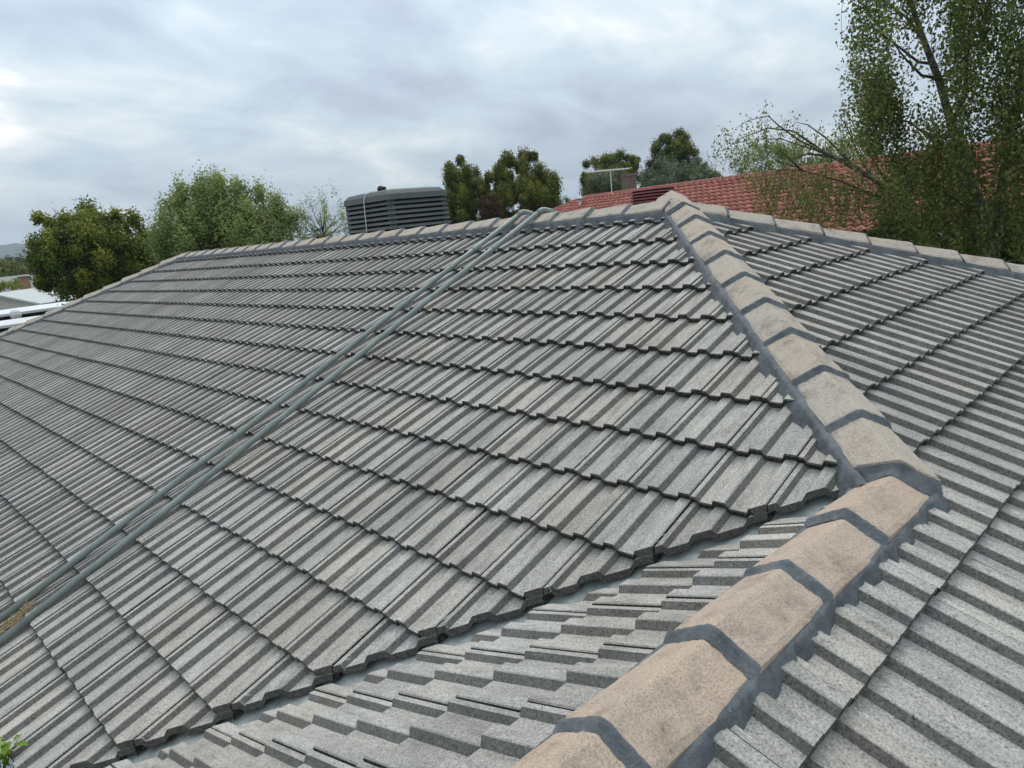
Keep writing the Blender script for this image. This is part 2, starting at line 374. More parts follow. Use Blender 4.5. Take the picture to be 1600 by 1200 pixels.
def lay(sl, y0, ncourse, u0, u1, planes_fn):
    k0 = math.floor((u0 - sl.ph) / 0.3); k1 = math.ceil((u1 - sl.ph) / 0.3)
    for k in range(ncourse):
        dist = (y0 + k * G) / cp
        wav = 0.004 * math.sin(k * 2.1)
        for j in range(k0, k1 + 1):
            uu = sl.ph + 0.3 * j + random.uniform(-.0015, .0015)
            o = sl.o + sl.u * uu - sl.v * (dist + random.uniform(-.003, .003) + wav * math.sin(uu * 0.9)) + sl.n * (random.uniform(-.0015, .002) - 0.020)
            M = Matrix.Translation(o) @ Matrix((sl.u, sl.v, sl.n)).transposed().to_4x4() @ Matrix.Rotation(random.gauss(0, .0022), 4, 'Z') @ Matrix.Rotation(random.gauss(0, .0025), 4, 'X')
            cen = M @ Vector((0.15, 0.16, 0.02))
            cuts = []; dead = False
            for co, no in planes_fn(cen):
                co = Vector(co); no = Vector(no)
                ds = [(M @ Vector(p) - co).dot(no) for p in ((0, 0, 0), (.2965, 0, 0), (0, TL, 0), (.2965, TL, 0))]
                if min(ds) >= -0.004: dead = True; break
                if max(ds) > 0: cuts.append((co, no))
            if dead: continue
            tiles.append((M, cuts, cen))
Z0 = Vector((0, 0, ZP))
lay(SA, Y0, NC, -LR - EAVE - .3, 3.2, lambda c: [((0, -KO, 0), (0, 1, 0)), ((-KO, 0, 0), (q2, q2, 0)), ((2 * WR - DVA, 0, 0), (q2, -q2, 0)), ((-LR + KO, 0, 0), (-q2, q2, 0))])
lay(SC, Y0, NC, WEND, EAVE + .3, lambda c: [((KO, 0, 0), (-q2, q2, 0)), ((0, WEND, 0), (0, -1, 0))] + ([((WR + .085, 0, 0), (-1, 0, 0))] if c.y < -WR else [((KO, 0, 0), (-q2, -q2, 0))]))
lay(SB, 0.035, 9, 2.2, -WEND, lambda c: [((WR - .10, 0, 0), (1, 0, 0)), ((2 * WR - DVB, 0, 0), (-q2, q2, 0)), ((0, WEND, 0), (0, -1, 0))])
lay(SD, Y0, NC, -EAVE - .3, LR + EAVE + .3, lambda c: [((0, 0, 0), (0, -1, 0)), ((0, 0, 0), (q2, -q2, 0)), ((-LR, 0, 0), (-q2, -q2, 0))])
lay(SE, Y0, NC, -EAVE - .3, EAVE + .3, lambda c: [((-LR, 0, 0), (q2, q2, 0)), ((-LR, 0, 0), (q2, -q2, 0)), ((-LR, 0, 0), (1, 0, 0))])
# the 300 tiles that show largest are objects, the others one joined field
def score(i):
    M, cuts, cen = tiles[i]; d = cen - CAM; z = d.dot(CF)
    if z < 0.3: return 0
    px = 800 + FPX * d.dot(CR) / z; py = 600 - FPX * d.dot(CU) / z
    if not (-30 < px < 1630 and -30 < py < 1230): return 0
    n = Vector((M[0][2], M[1][2], M[2][2]))
    return max(0.02, -d.normalized().dot(n)) / d.length_squared
order = sorted(range(len(tiles)), key=score, reverse=True)
single = set(order[:300])
bulk_V, bulk_F, bulk_C, bulk_R, bulk_UV = [], [], [], [], []
off = 0; nwhole = []
for i, (M, cuts, cen) in enumerate(tiles):
    geo = None
    if cuts:
        Mi = M.inverted(); M3 = M.to_3x3().transposed()
        geo = cut_tile([(Mi @ co, M3 @ no) for co, no in cuts])
        if geo is None or min(v[1] for v in geo[0]) > 0.24: continue
    if i in single:
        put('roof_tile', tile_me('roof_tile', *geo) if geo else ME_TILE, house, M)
    elif geo is None: nwhole.append(i)
    else:
        r_ = random.random()
        V, F, C = geo; bulk_V.append(np.array([M @ v for v in V]))
        for f, cc in zip(F, C):
            bulk_F.append([x + off for x in f]); bulk_C.append(cc); bulk_R.append(r_)
            bulk_UV.extend((V[x][0], V[x][1]) for x in f)
        off += len(V)
MM = np.array([np.array(tiles[i][0]) for i in nwhole])
WV = np.einsum('nij,vj->nvi', MM[:, :3, :3], TVn) + MM[:, None, :3, 3]
nv = len(TVn); nw = len(nwhole)
FF = (TFn[None] + (np.arange(nw) * nv)[:, None, None]).reshape(-1, 4)
UVb = TVn[TFn.reshape(-1)][:, :2]
allV = np.concatenate([WV.reshape(-1, 3)] + bulk_V); base = nw * nv
allF = FF.tolist() + [[x + base for x in f] for f in bulk_F]
rr = rng.random(nw)
me = mesh_np('roof_tile_field', allV, allF, M_TILE,
             attr={'grime_shade': ('FACE', np.concatenate([np.tile(np.array(TC), nw), np.array(bulk_C)])), 'rnd': ('FACE', np.concatenate([np.repeat(rr, len(TF)), np.array(bulk_R)]))},
             uv=np.concatenate([np.tile(UVb, (nw, 1)), np.array(bulk_UV)]))
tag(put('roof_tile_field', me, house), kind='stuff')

# sarking board under the tiles so that no light leaks through the joints
def under(name, pts, mat, dz):
    mb = MB(); mb.add([(x, y, roofz(x, y) - dz) for x, y in pts], [list(range(len(pts)))]); return mb.build(name, mat, house)
E_ = EAVE - 0.05
mb = MB(); dz = 0.10
def pz(x, y, f): return (x, y, ZP - dz + f(x, y))
fa = lambda x, y: T * y; fc = lambda x, y: -T * x; fb = lambda x, y: -2 * T * WR + T * x; fd = lambda x, y: -T * y; fe = lambda x, y: T * (x + LR)
for pts, f in (([(0, 0), (-LR, 0), (-LR - E_, -E_), (2 * WR - E_, -E_), (WR, -WR)], fa), ([(0, 0), (WR, -WR), (WR, WEND), (E_, WEND), (E_, E_)], fc),
               ([(WR, -WR), (2 * WR - E_, -E_), (2 * WR - E_, WEND), (WR, WEND)], fb), ([(0, 0), (E_, E_), (-LR - E_, E_), (-LR, 0)], fd), ([(-LR, 0), (-LR - E_, E_), (-LR - E_, -E_)], fe)):
    mb.add([pz(x, y, f) for x, y in pts], [list(range(len(pts)))])
mb.build('roof_sarking', M_DARK, house)

# ---------------------------------------------------------------- ridge tiles, pointing, bedding
CW, CD, CL = 0.122, 0.066, 0.42
CPROF = [(-CW, -CD), (-CW + .005, -CD + .006), (-.020, -.0078), (-.009, -.0022), (0, 0), (.009, -.0022), (.020, -.0078), (CW - .005, -CD + .006), (CW, -CD)]
def cap_mesh(seed):
    rr = np.random.default_rng(seed); V = []; F = []
    ws = np.concatenate([np.linspace(-CW, -.026, 8), [-.016, -.007, 0, .007, .016], np.linspace(.026, CW, 8)]); n = len(ws)
    hs = np.interp(ws, [p[0] for p in CPROF], [p[1] for p in CPROF])
    rows = [(0.002, -.016), (0.0, -.006), (0.006, 0.0)] + [(v, 0.001) for v in np.linspace(.03, CL - .02, 11)] + [(CL, 0.0), (CL, -.016)]
    wob = rr.normal(0, .00045, (len(rows), n)); warp = rr.normal(0, .0025, 2)
    for k, (v, dh) in enumerate(rows):
        for i in range(n):
            edge = abs(ws[i]) > CW - .001
            chip = -abs(rr.normal(0, .0022)) if edge or k in (1, 2) else 0
            V.append((ws[i] * (1 + (chip * 6 if edge else 0)), v + (rr.normal(0, .0010) if k <= 2 else 0), hs[i] + dh + chip * .6 + wob[k, i] + warp[0] * ws[i] / CW * v / CL + 0.024 * (1 - v / CL)))
    for r_ in range(len(rows) - 1):
        for i in range(n - 1): F.append([r_ * n + i, r_ * n + i + 1, (r_ + 1) * n + i + 1, (r_ + 1) * n + i])
    R_ = len(rows)
    for i in range(n - 1): F.append([(R_ - 1) * n + i, (R_ - 1) * n + i + 1, i + 1, i])
    F.append([r_ * n for r_ in range(R_)]); F.append([r_ * n + n - 1 for r_ in reversed(range(R_))])
    return V, F
def collar_mesh(seed):
    rr = random.Random(seed); n = 25; V = []; F = []
    for v, dh, dw in ((0.005, 0.002, 0.0), (0.000, 0.0028, .002), (-0.006, -0.004, .003), (-0.016, -0.0135, .003), (-0.028, -0.0215, .001)):
        for i in range(n):
            w_ = -1 + 2 * i / (n - 1); w_ = w_ * (CW + dw)
            h = np.interp(w_, [p[0] for p in CPROF], [p[1] for p in CPROF])
            jv = rr.uniform(-.003, .003) if v == -0.028 else rr.uniform(-.0015, .0015)
            V.append((w_, v + jv, h + dh + 0.024 + rr.uniform(-.0016, .0016)))
    for r_ in range(4):
        for i in range(n - 1): F.append([r_ * n + i + n, r_ * n + i + 1 + n, r_ * n + i + 1, r_ * n + i])
    return V, F
CAPS = {}
for mat_ in (M_RIDGE, M_BUFF):
    CAPS[mat_.name] = []
    for sd_ in range(5):
        V, F = cap_mesh(sd_); me = bpy.data.meshes.new('ridge_tile'); me.from_pydata(V, [], F); me.update(); me.materials.append(mat_); CAPS[mat_.name].append(me)
ME_COL = []
for sd_ in range(4):
    V, F = collar_mesh(sd_); me = bpy.data.meshes.new('pointing'); me.from_pydata(V, [], F); me.update(); me.materials.append(M_POINT)
    me.polygons.foreach_set('use_smooth', np.ones(len(F), bool)); ME_COL.append(me)
def basis(d, o):
    """v axis along d (from nose to head), u horizontal, n up"""
    d = d.normalized(); u = d.cross(Vector((0, 0, 1))).normalized(); n = u.cross(d)
    return Matrix.Translation(o) @ Matrix((u, d, n)).transposed().to_4x4()
HC = 0.088
def caps(nose0, d, count, CS=0.385, clip=None, first_collar=True, mat=None):
    """ridge tiles from nose0 going along d (up the hip)"""
    d = d.normalized()
    for i in range(count):
        M = basis(d, nose0 + d * (CS * i + random.uniform(-.004, .004)) + Vector((0, 0, random.uniform(-.002, .002)))) @ Matrix.Rotation(random.gauss(0, .006), 4, 'Z') @ Matrix.Rotation(random.gauss(0, .008), 4, 'Y')
        mat_ = mat or M_RIDGE; ME_CAP = me = CAPS[mat_.name][random.randrange(5)]
        if clip and i in clip:
            co, no = clip[i]; bm = bmesh.new(); bm.from_mesh(ME_CAP); Mi = M.inverted()
            r_ = bmesh.ops.bisect_plane(bm, geom=list(bm.verts) + list(bm.edges) + list(bm.faces), dist=1e-6, plane_co=Mi @ co, plane_no=M.to_3x3().transposed() @ no, clear_outer=True)
            bmesh.ops.holes_fill(bm, edges=[g_ for g_ in r_['geom_cut'] if isinstance(g_, bmesh.types.BMEdge)], sides=0)
            me = bpy.data.meshes.new('ridge_tile'); bm.to_mesh(me); bm.free(); me.materials.clear(); me.materials.append(mat_)
        o = put('ridge_tile', me, house, M)
        if i > 0 or first_collar:
            p = bpy.data.objects.new('pointing', ME_COL[(i * 7 + count) % 4]); COL.objects.link(p); p.parent = o
def hz(x, y, z): return Vector((x, y, z + ZP))
SQ = math.sqrt(2 + T * T)
dh1 = Vector((-1, 1, T))          # up the hip that runs down to the wing
s_end = 2.335
# wing ridge first (lowest), then hips, then the main ridge over them
caps(hz(WR - .018, -2.72 - .40 * 15, -T * WR + .066), Vector((0, 1, 0)), 16, .40, mat=M_BUFF)
caps(hz(s_end + .010, -s_end + .010, -T * s_end + .088), dh1, 9, .376, clip={0: (hz(2.3, -2.295, 0), Vector((0.12, -1, 0)).normalized())}, first_collar=False)
caps(hz(0.085, -0.085, -T * .085 + HC + .006), dh1, 1)
caps(hz(4.418, 4.418, -T * 4.418 + HC), Vector((-1, -1, T)), 18, .3623)
caps(hz(-LR - 4.47, -4.47, -T * 4.47 + HC), Vector((1, 1, T)), 17)
caps(hz(-LR - 4.47, 4.47, -T * 4.47 + HC), Vector((1, -1, T)), 17)
nm = int(LR / .385) + 1
caps(hz(-0.07, 0, HC), Vector((-1, 0, 0)), nm - 1)
def bedding(name, p0, p1, wob=0.012, reach=0.142):
    """mortar fillet on both sides of a ridge line from the tile edge down onto the roof tiles"""
    p0 = Vector(p0); p1 = Vector(p1); L = (p1 - p0).length; d = (p1 - p0) / L; side = d.cross(Vector((0, 0, 1))).normalized()
    n = max(2, int(L / 0.02)); mb = MB()
    for sg in (-1, 1):
        vs = []
        a1 = rng.normal(0, 1, n + 1); k_ = np.ones(5) / 5; a1 = np.convolve(a1, k_, 'same'); a2 = rng.normal(0, 1, n + 1)
        for i in range(n + 1):
            p = p0 + d * (L * i / n)
            for w_, mode in ((0.100, 0), (0.1235, 1), (0.130, 2), (reach, 3), (reach + .02, 4)):
                jit = wob * (a1[i] * 1.0 + a2[i] * .25) if mode >= 3 else 0.25 * wob * a2[i] if mode == 2 else 0
                q = p + side * (sg * (w_ + jit)); gz = roofz(q.x, q.y)
                top = p.z - CD + 0.017
                if mode == 0: z = top - .004
                elif mode == 1: z = top - .008
                elif mode == 2: z = top * 0.45 + gz * 0.55 + .018 + .003 * a2[i]
                elif mode == 3: z = gz + 0.020 + .004 * a1[i]
                else: z = gz - 0.03
                vs.append((q.x, q.y, z))
        fs = [[i * 5 + j, i * 5 + j + 1, (i + 1) * 5 + j + 1, (i + 1) * 5 + j] for i in range(n) for j in range(4)]
        mb.add(vs, fs)
    return mb.build(name, M_POINT, house, smooth=True)
bedding('mortar_bedding', hz(0.05, -.05, -T * .05 + HC), hz(2.30, -2.30, -T * 2.30 + HC))
bedding('mortar_bedding', hz(WR - .018, -2.25, -T * WR + .066), hz(WR - .018, WEND, -T * WR + .066), reach=.142)
bedding('mortar_bedding', hz(0.0, 0, HC), hz(-LR, 0, HC))
bedding('mortar_bedding', hz(0.0, 0.0, HC), hz(EAVE, EAVE, -T * EAVE + HC))
bedding('mortar_bedding', hz(-LR, 0.0, HC), hz(-LR - EAVE, -EAVE, -T * EAVE + HC))
bedding('mortar_bedding', hz(-LR, 0.0, HC), hz(-LR - EAVE, EAVE, -T * EAVE + HC))
# mortar plug closing the open end of the hip where it meets the wing ridge
mb = MB(); vs = []; n = 30
Mh = basis(dh1.normalized(), hz(s_end + .010, -s_end + .010, -T * s_end + .088)); cco = hz(2.3, -2.295, 0); cno = Vector((0.12, -1, 0)).normalized()
dax = Mh.to_3x3() @ Vector((0, 1, 0))
for i in range(n + 1):
    w_ = (-1 + 2 * i / n) * (CW - .002); h_ = float(np.interp(w_, [p[0] for p in CPROF], [p[1] for p in CPROF]))
    p = Mh @ Vector((w_, 0, h_ + .018)); f = (cco - p).dot(cno) / dax.dot(cno)
    if f > 0: p = p + dax * f
    q = p + Vector((0.004, -.006, -.006)); b_ = q + Vector((.02 * (w_ / CW), -.035, 0)); xw = abs(b_.x - (WR - .018))
    zw = ZP - T * WR + .066 + .012 - CD * xw / CW if xw < CW else roofz(b_.x, b_.y) + .005
    b_.z = min(q.z - .012, zw) + random.gauss(0, .002); m_ = q.lerp(b_, .55) + Vector((0, .006, 0))
    vs += [p + Vector((0, .006, -.004)), q, m_, b_, b_ + Vector((0, -.012, -.06))]
mb.add(vs, [[i * 5 + j, i * 5 + j + 1, (i + 1) * 5 + j + 1, (i + 1) * 5 + j] for i in range(n) for j in range(4)])
mb.build('mortar_plug', M_POINT, house)

# ---------------------------------------------------------------- valley metal, gutters, walls
mb = MB(); vs = []; n = 40
for i in range(n + 1):
    s_ = WR + .10 + (EAVE - WR - .10) * i / n
    for w_ in (-.20, -.195, -.02, .02, .20, .205):
        x = 2 * WR - s_ + w_ * q2; y = -s_ - w_ * q2
        g0 = max(T * y, -2 * T * WR + T * x)
        vs.append((x, y, ZP + g0 - .055 + (.012 if w_ in (-.20, .205) else 0)))
mb.add(vs, [[i * 6 + j, i * 6 + j + 1, (i + 1) * 6 + j + 1, (i + 1) * 6 + j] for i in range(n) for j in range(5)])
mb.build('valley_flashing', M_FLASH, house)
ZE = ZP - T * EAVE
def gutter(p0, p1, outv):
    p0 = Vector(p0); p1 = Vector(p1); o_ = Vector(outv); mb = MB()
    pr = [(-.03, -.02), (-.03, -.12), (.10, -.12), (.115, -.02), (.125, -.015), (.125, -.025), (.108, -.13), (-.035, -.13), (-.035, -.02)]
    vs = [tuple(p + o_ * w_ + Vector((0, 0, h))) for p in (p0, p1) for w_, h in pr]; k = len(pr)
    mb.add(vs, [[i, (i + 1) % k, k + (i + 1) % k, k + i] for i in range(k)] + [list(range(k))[::-1], list(range(k, 2 * k))])
    return mb.build('gutter', M_GUT, house)
xb = 2 * WR - EAVE
gutter((-LR - EAVE, -EAVE, ZE), (xb, -EAVE, ZE), (0, -1, 0)); gutter((xb, -EAVE, ZE), (xb, WEND, ZE), (-1, 0, 0))
gutter((EAVE, WEND, ZE), (EAVE, EAVE, ZE), (1, 0, 0)); gutter((EAVE, EAVE, ZE), (-LR - EAVE, EAVE, ZE), (0, 1, 0)); gutter((-LR - EAVE, EAVE, ZE), (-LR - EAVE, -EAVE, ZE), (-1, 0, 0))
mb = MB(); i_ = 0.5
mb.box(-LR - EAVE + i_, EAVE - i_, -EAVE + i_, EAVE - i_, 0, ZE - .16); mb.box(xb + i_, EAVE - i_ - .003, WEND + .3, -EAVE + i_ - .002, 0, ZE - .16)
mb.build('wall', M_BRICK, house)
mb = MB(); mb.box(-LR - EAVE - .02, EAVE + .02, -EAVE - .02, EAVE + .02, ZE - .157, ZE - .135); mb.box(xb - .02, EAVE + .017, WEND + .05, -EAVE - .021, ZE - .157, ZE - .135)
mb.build('soffit', M_WHITE, house)
mb = MB(); mb.add([(xb + .1, WEND + .25, ZE - .13), (EAVE - .1, WEND + .25, ZE - .13), (WR, WEND + .25, ZP - T * WR - .06)], [[0, 1, 2]]); mb.build('gable_wall', M_BRICK, house)

for px_, py_ in ((1028, 846), (857, 916), (694, 972), (534, 1040), (377, 1096), (222, 1152)):
    d_ = ray(px_, py_); nA = Vector((0, -sp, cp)); k_ = (Z0 * 1.0 - CAM + nA * .05).dot(nA) / d_.dot(nA); p_ = CAM + d_ * k_
    mb = MB(); mb.tube([p_ - nA * .03, p_ + nA * .004, p_ + nA * .016 + Vector((.004, .006, 0)), p_ + nA * .018 + Vector((.012, .02, .008)), p_ + nA * .006 + Vector((.016, .034, .014))], .0016, 5); mb.build('tie_wire', M_METAL, house)
# ---------------------------------------------------------------- two conduits on the roof
def conduit(x, label, seed):
    rr = random.Random(seed); r_ = 0.0215; hh = 0.056
    root = empty('conduit_pipe', (x, -4.5, roofz(x, -4.5) + hh), label, 'pipe', 'grey conduits running down the roof')
    def P_(y, dx=0): return (x + dx, y, ZP - T * abs(y) + hh / cp)
    A0 = Vector(P_(-4.66)); A1 = Vector((x, .005, ZP + .128)); bow = [rr.uniform(-.008, .008) for _ in range(4)]
    pts = [A0] + [A0.lerp(A1, f) + Vector((bw, 0, 0)) for f, bw in zip((.2, .4, .6, .8), bow)] + [A1]
    mb = MB(); mb.tube(pts, r_, 14); mb.build('pipe', M_PIPE, root, smooth=True)
    mb = MB(); el = [(x, -.03, ZP + .114), (x, .005, ZP + .129), (x + .004, .03, ZP + .136), (x + .02, .055, ZP + .134), (x + .05, .08, ZP + .12), (x + .08, .10, ZP + .102)]
    mb.tube(el, [r_ * 1.2] * 6, 14); mb.build('elbow', M_PIPE, root, smooth=True)
    mb = MB(); mb.tube([(x + .07, .095, ZP + .108), (x + .15, .17, ZP + .06), (x + .3, .32, ZP - .055 + .05), (x + .8, .9, ZP - T * .9 + .075), (x + .8, 2.2, ZP - T * 2.2 + .075)], r_, 14); mb.build('pipe', M_PIPE, root, smooth=True)
    for y in (-3.05 + rr.uniform(-.3, .3), -0.62):
        mb = MB(); f0 = (y + 4.66) / 4.665; a = A0.lerp(A1, f0); b = A0.lerp(A1, f0 + .015); mb.tube([a, a * .9 + b * .1, b], [r_ * 1.14] * 3, 14); mb.build('coupling', M_PIPE, root)
    return root
conduit(-1.70, 'grey conduit pipe down the roof, the one on the evaporative cooler side', 1)
conduit(-1.45, 'grey conduit pipe down the roof, the one on the hip ridge side', 2)

# ---------------------------------------------------------------- evaporative cooler behind the ridge
def cooler():
    ox, oy = -4.52, 0.56            # corner towards the camera
    wx, wy, ht = 1.10, 0.98, 0.98
    top = ZP + 0.60
    zb = top - ht
    root = empty('evaporative_cooler', (ox - wx / 2, oy + wy / 2, zb), 'dark grey louvred evaporative cooler behind the ridge of the grey roof', 'cooler')
    cx_, cy_ = ox - wx / 2, oy + wy / 2
    def ring(mb, z0, z1, e0, e1, ch=.035):
        vs = []
        for z, e_ in ((z0, e0), (z1, e1)):
            a, b = wx / 2 + e_, wy / 2 + e_
            for x, y in ((a - ch, -b), (a, -b + ch), (a, b - ch), (a - ch, b), (-a + ch, b), (-a, b - ch), (-a, -b + ch), (-a + ch, -b)): vs.append((cx_ + x, cy_ + y, z))
        mb.add(vs, [[i, (i + 1) % 8, 8 + (i + 1) % 8, 8 + i] for i in range(8)] + [list(range(8))[::-1], list(range(8, 16))])
    mb = MB(); ring(mb, zb + .06, top - .1, -.035, -.045); mb.build('pad_core', M_COOLD, root)
    nl = 13; pitch = (ht - .20) / nl
    for i in range(nl):
        z = zb + .08 + i * pitch; fl = 0.035 - 0.05 * i / nl
        mb = MB(); ring(mb, z, z + .034, fl, fl - .022); mb.build('louvre', M_COOL, root)
    mb = MB(); ring(mb, top - .125, top - .055, -.004, -.02); mb.build('lid', M_COOL, root)
    lid = root.children[-1]
    mb = MB(); ring(mb, top - .0548, top - .008, -.021, -.065); ring(mb, top - .0079, top + .012, -.07, -.17); mb.build('lid_top', M_COOL, lid)
    for sx_, sy_ in ((1, -1), (1, 1), (-1, -1), (-1, 1)):
        mb = MB(); a, b = wx / 2 - .07, wy / 2 - .07; mb.box(cx_ + sx_ * a - .035, cx_ + sx_ * a + .035, cy_ + sy_ * b - .035, cy_ + sy_ * b + .035, zb + .05, top - .12); mb.build('corner_post', M_COOL, root)
    mb = MB(); ring(mb, zb - .05, zb + .07, .04, .04); mb.build('base_tray', M_COOL, root)
    mb = MB(); mb.box(cx_ - .3, cx_ + .3, cy_ - .3, cy_ + .3, roofz(cx_, cy_ + .3) - .05, zb - .051); mb.build('duct', M_METAL, root)
    xs = ox - .54
    mb = MB(); mb.tube([(xs, oy - .045, zb + .1), (xs, oy - .03, zb + .5), (xs, oy - .006, top - .1), (xs, oy + .02, top - .03), (xs, oy + .1, top + .012), (xs, oy + .4, top + .022)], .005, 6); mb.build('strap', M_STRAP, root)
    mb = MB(); kx, ky = ox - .42, oy + .2
    mb.tube([(kx, ky, top + .005), (kx, ky, top + .04), (kx, ky, top + .065), (kx, ky, top + .078)], [.045, .05, .035, .008], 10); mb.tube([(kx, ky, top + .045), (kx + .06, ky + .03, top + .035)], .022, 8); mb.build('knob', M_BLACK, root, smooth=True)
cooler()

# ---------------------------------------------------------------- foliage tools
def leaves_mesh(name, C, size, mat, lc, nrm=None, droop=0.0, asp=0.62):
    """diamond leaves at centres C, random facing biased to nrm"""
    n = len(C); C = np.asarray(C); size = np.asarray(size) * np.ones(n)
    N_ = rng.normal(size=(n, 3))
    if nrm is not None: N_ = N_ * 0.75 + np.asarray(nrm) * 1.0
    N_ /= np.linalg.norm(N_, axis=1, keepdims=True) + 1e-9
    A = rng.normal(size=(n, 3)); A[:, 2] -= droop
    A -= N_ * (A * N_).sum(1, keepdims=True); A /= np.linalg.norm(A, axis=1, keepdims=True) + 1e-9
    B = np.cross(N_, A)
    s = size[:, None]
    V = np.stack([C - A * s * .5, C + B * s * asp * .5 - A * s * .08, C + A * s * .5, C - B * s * asp * .5 - A * s * .08], 1).reshape(-1, 3)
    F = np.arange(4 * n).reshape(n, 4)
    return mesh_np(name, V, F, mat, attr={'lc': ('FACE', np.clip(lc, 0, 1))})
def clumps_in(ells, n, shell=0.55):
    """clump centres inside a union of ellipsoids (cx,cy,cz,rx,ry,rz), pushed outwards"""
    ells = np.asarray(ells, float); vol = ells[:, 3] * ells[:, 4] * ells[:, 5]; pick = rng.choice(len(ells), n, p=vol / vol.sum())
    d = rng.normal(size=(n, 3)); d /= np.linalg.norm(d, axis=1, keepdims=True)
    r_ = shell + (1 - shell) * rng.random(n) ** 0.5
    return ells[pick, :3] + d * ells[pick, 3:] * r_[:, None], d
def leafy(name, label, cat, base, ells, nclump, per, cr, size, mat, lc0=0.45, group=None, upright=0.0, shell=0.55, trunk_r=0.12, asp=0.6, limbs=10, bark=None, lcvar=0.16, toplight=0.18):
    base = Vector(base); root = empty(name, base, label, cat, group); bark = bark or M_BARK
    E = np.asarray(ells, float)
    cc, dd = clumps_in(E, nclump, shell)
    idx = np.repeat(np.arange(nclump), per); n = len(idx)
    sc = np.array([1, 1, 1 + upright])
    cc = cc + rng.normal(0, 0.18 * cr, cc.shape); crs = cr * (0.45 + 0.9 * rng.random(nclump) ** 1.5)
    q = rng.normal(size=(n, 3)); q /= np.linalg.norm(q, axis=1, keepdims=True); q *= ((0.15 + 0.85 * rng.random(n) ** 0.6) * (1 + 0.22 * rng.normal(size=n)))[:, None]
    C = cc[idx] + q * crs[idx][:, None] * sc
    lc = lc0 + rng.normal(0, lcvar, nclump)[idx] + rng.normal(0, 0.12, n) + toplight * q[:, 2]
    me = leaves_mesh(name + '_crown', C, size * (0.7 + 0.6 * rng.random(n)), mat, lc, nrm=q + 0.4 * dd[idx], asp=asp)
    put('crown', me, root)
    ctr = Vector(E[:, :3].mean(0)); mb = MB()
    mid = Vector((ctr.x, ctr.y, E[:, 2].min() - E[:, 5].max() * 0.5)); zt = max(mid.z, base.z + .5)
    mb.tube([base, (base.x * .6 + ctr.x * .4, base.y * .6 + ctr.y * .4, (base.z + zt) / 2), (ctr.x, ctr.y, zt), (ctr.x, ctr.y, E[:, 2].max())], [trunk_r * 1.3, trunk_r, trunk_r * .8, trunk_r * .2], 8)
    for k in rng.choice(nclump, min(limbs, nclump), replace=False):
        t_ = cc[k]; s0 = Vector((ctr.x, ctr.y, zt + random.random() * (E[:, 2].max() - zt) * .5)); e_ = Vector(t_); m_ = s0.lerp(e_, .5) + Vector((0, 0, -.1 * (e_ - s0).length))
        mb.tube([s0, m_, e_], [trunk_r * .45, trunk_r * .3, trunk_r * .1], 5)
    mb.build('trunk', bark, root, smooth=True)
    return root
def ell(px, py, D, wpx, hpx, depth=None):
    """ellipsoid whose outline spans wpx by hpx photo pixels at distance D"""
    c_ = at(px, py, D); k = ppm(px, D); rx = wpx / 2 / k; rz = hpx / 2 / k
    return (c_.x, c_.y, c_.z, rx, depth or rx, rz)
def foot(px, D):
    p = at(px, 420, D); return (p.x, p.y, 0.0)

# ---------------------------------------------------------------- ground and hills
mb = MB(); mb.add([(-5000, -5000, 0), (5000, -5000, 0), (5000, 5000, 0), (-5000, 5000, 0)], [[0, 1, 2, 3]])
tag(mb.build('ground', M_GROUND), kind='structure')
def hill(D, px0, px1, hfun, name, mat, back=600):
    mb = MB(); n = 90; vs = []
    for i in range(n + 1):
        px = px0 + (px1 - px0) * i / n; p = at(px, 400, D); d = Vector((p.x - CAM.x, p.y - CAM.y, 0)).normalized(); h = hfun(px)
        vs += [(p.x, p.y, -1), (p.x + d.x * back * .25, p.y + d.y * back * .25, h * .75), (p.x + d.x * back * .5, p.y + d.y * back * .5, h), (p.x + d.x * back, p.y + d.y * back, -1)]
    mb.add(vs, [[i * 4 + j, i * 4 + j + 1, (i + 1) * 4 + j + 1, (i + 1) * 4 + j] for i in range(n) for j in range(3)])
    return tag(mb.build(name, mat, smooth=True), kind='structure')
hr = random.Random(4); ph = [hr.uniform(0, 6.28) for _ in range(6)]
hill(1700, -900, 330, lambda px: 50 + 9 * math.sin(px * .011 + ph[0]) + 5 * math.sin(px * .033 + ph[1]) + 1.6 * math.sin(px * .21 + ph[2]) + 1.0 * math.sin(px * .53), 'hills', M_HILL)

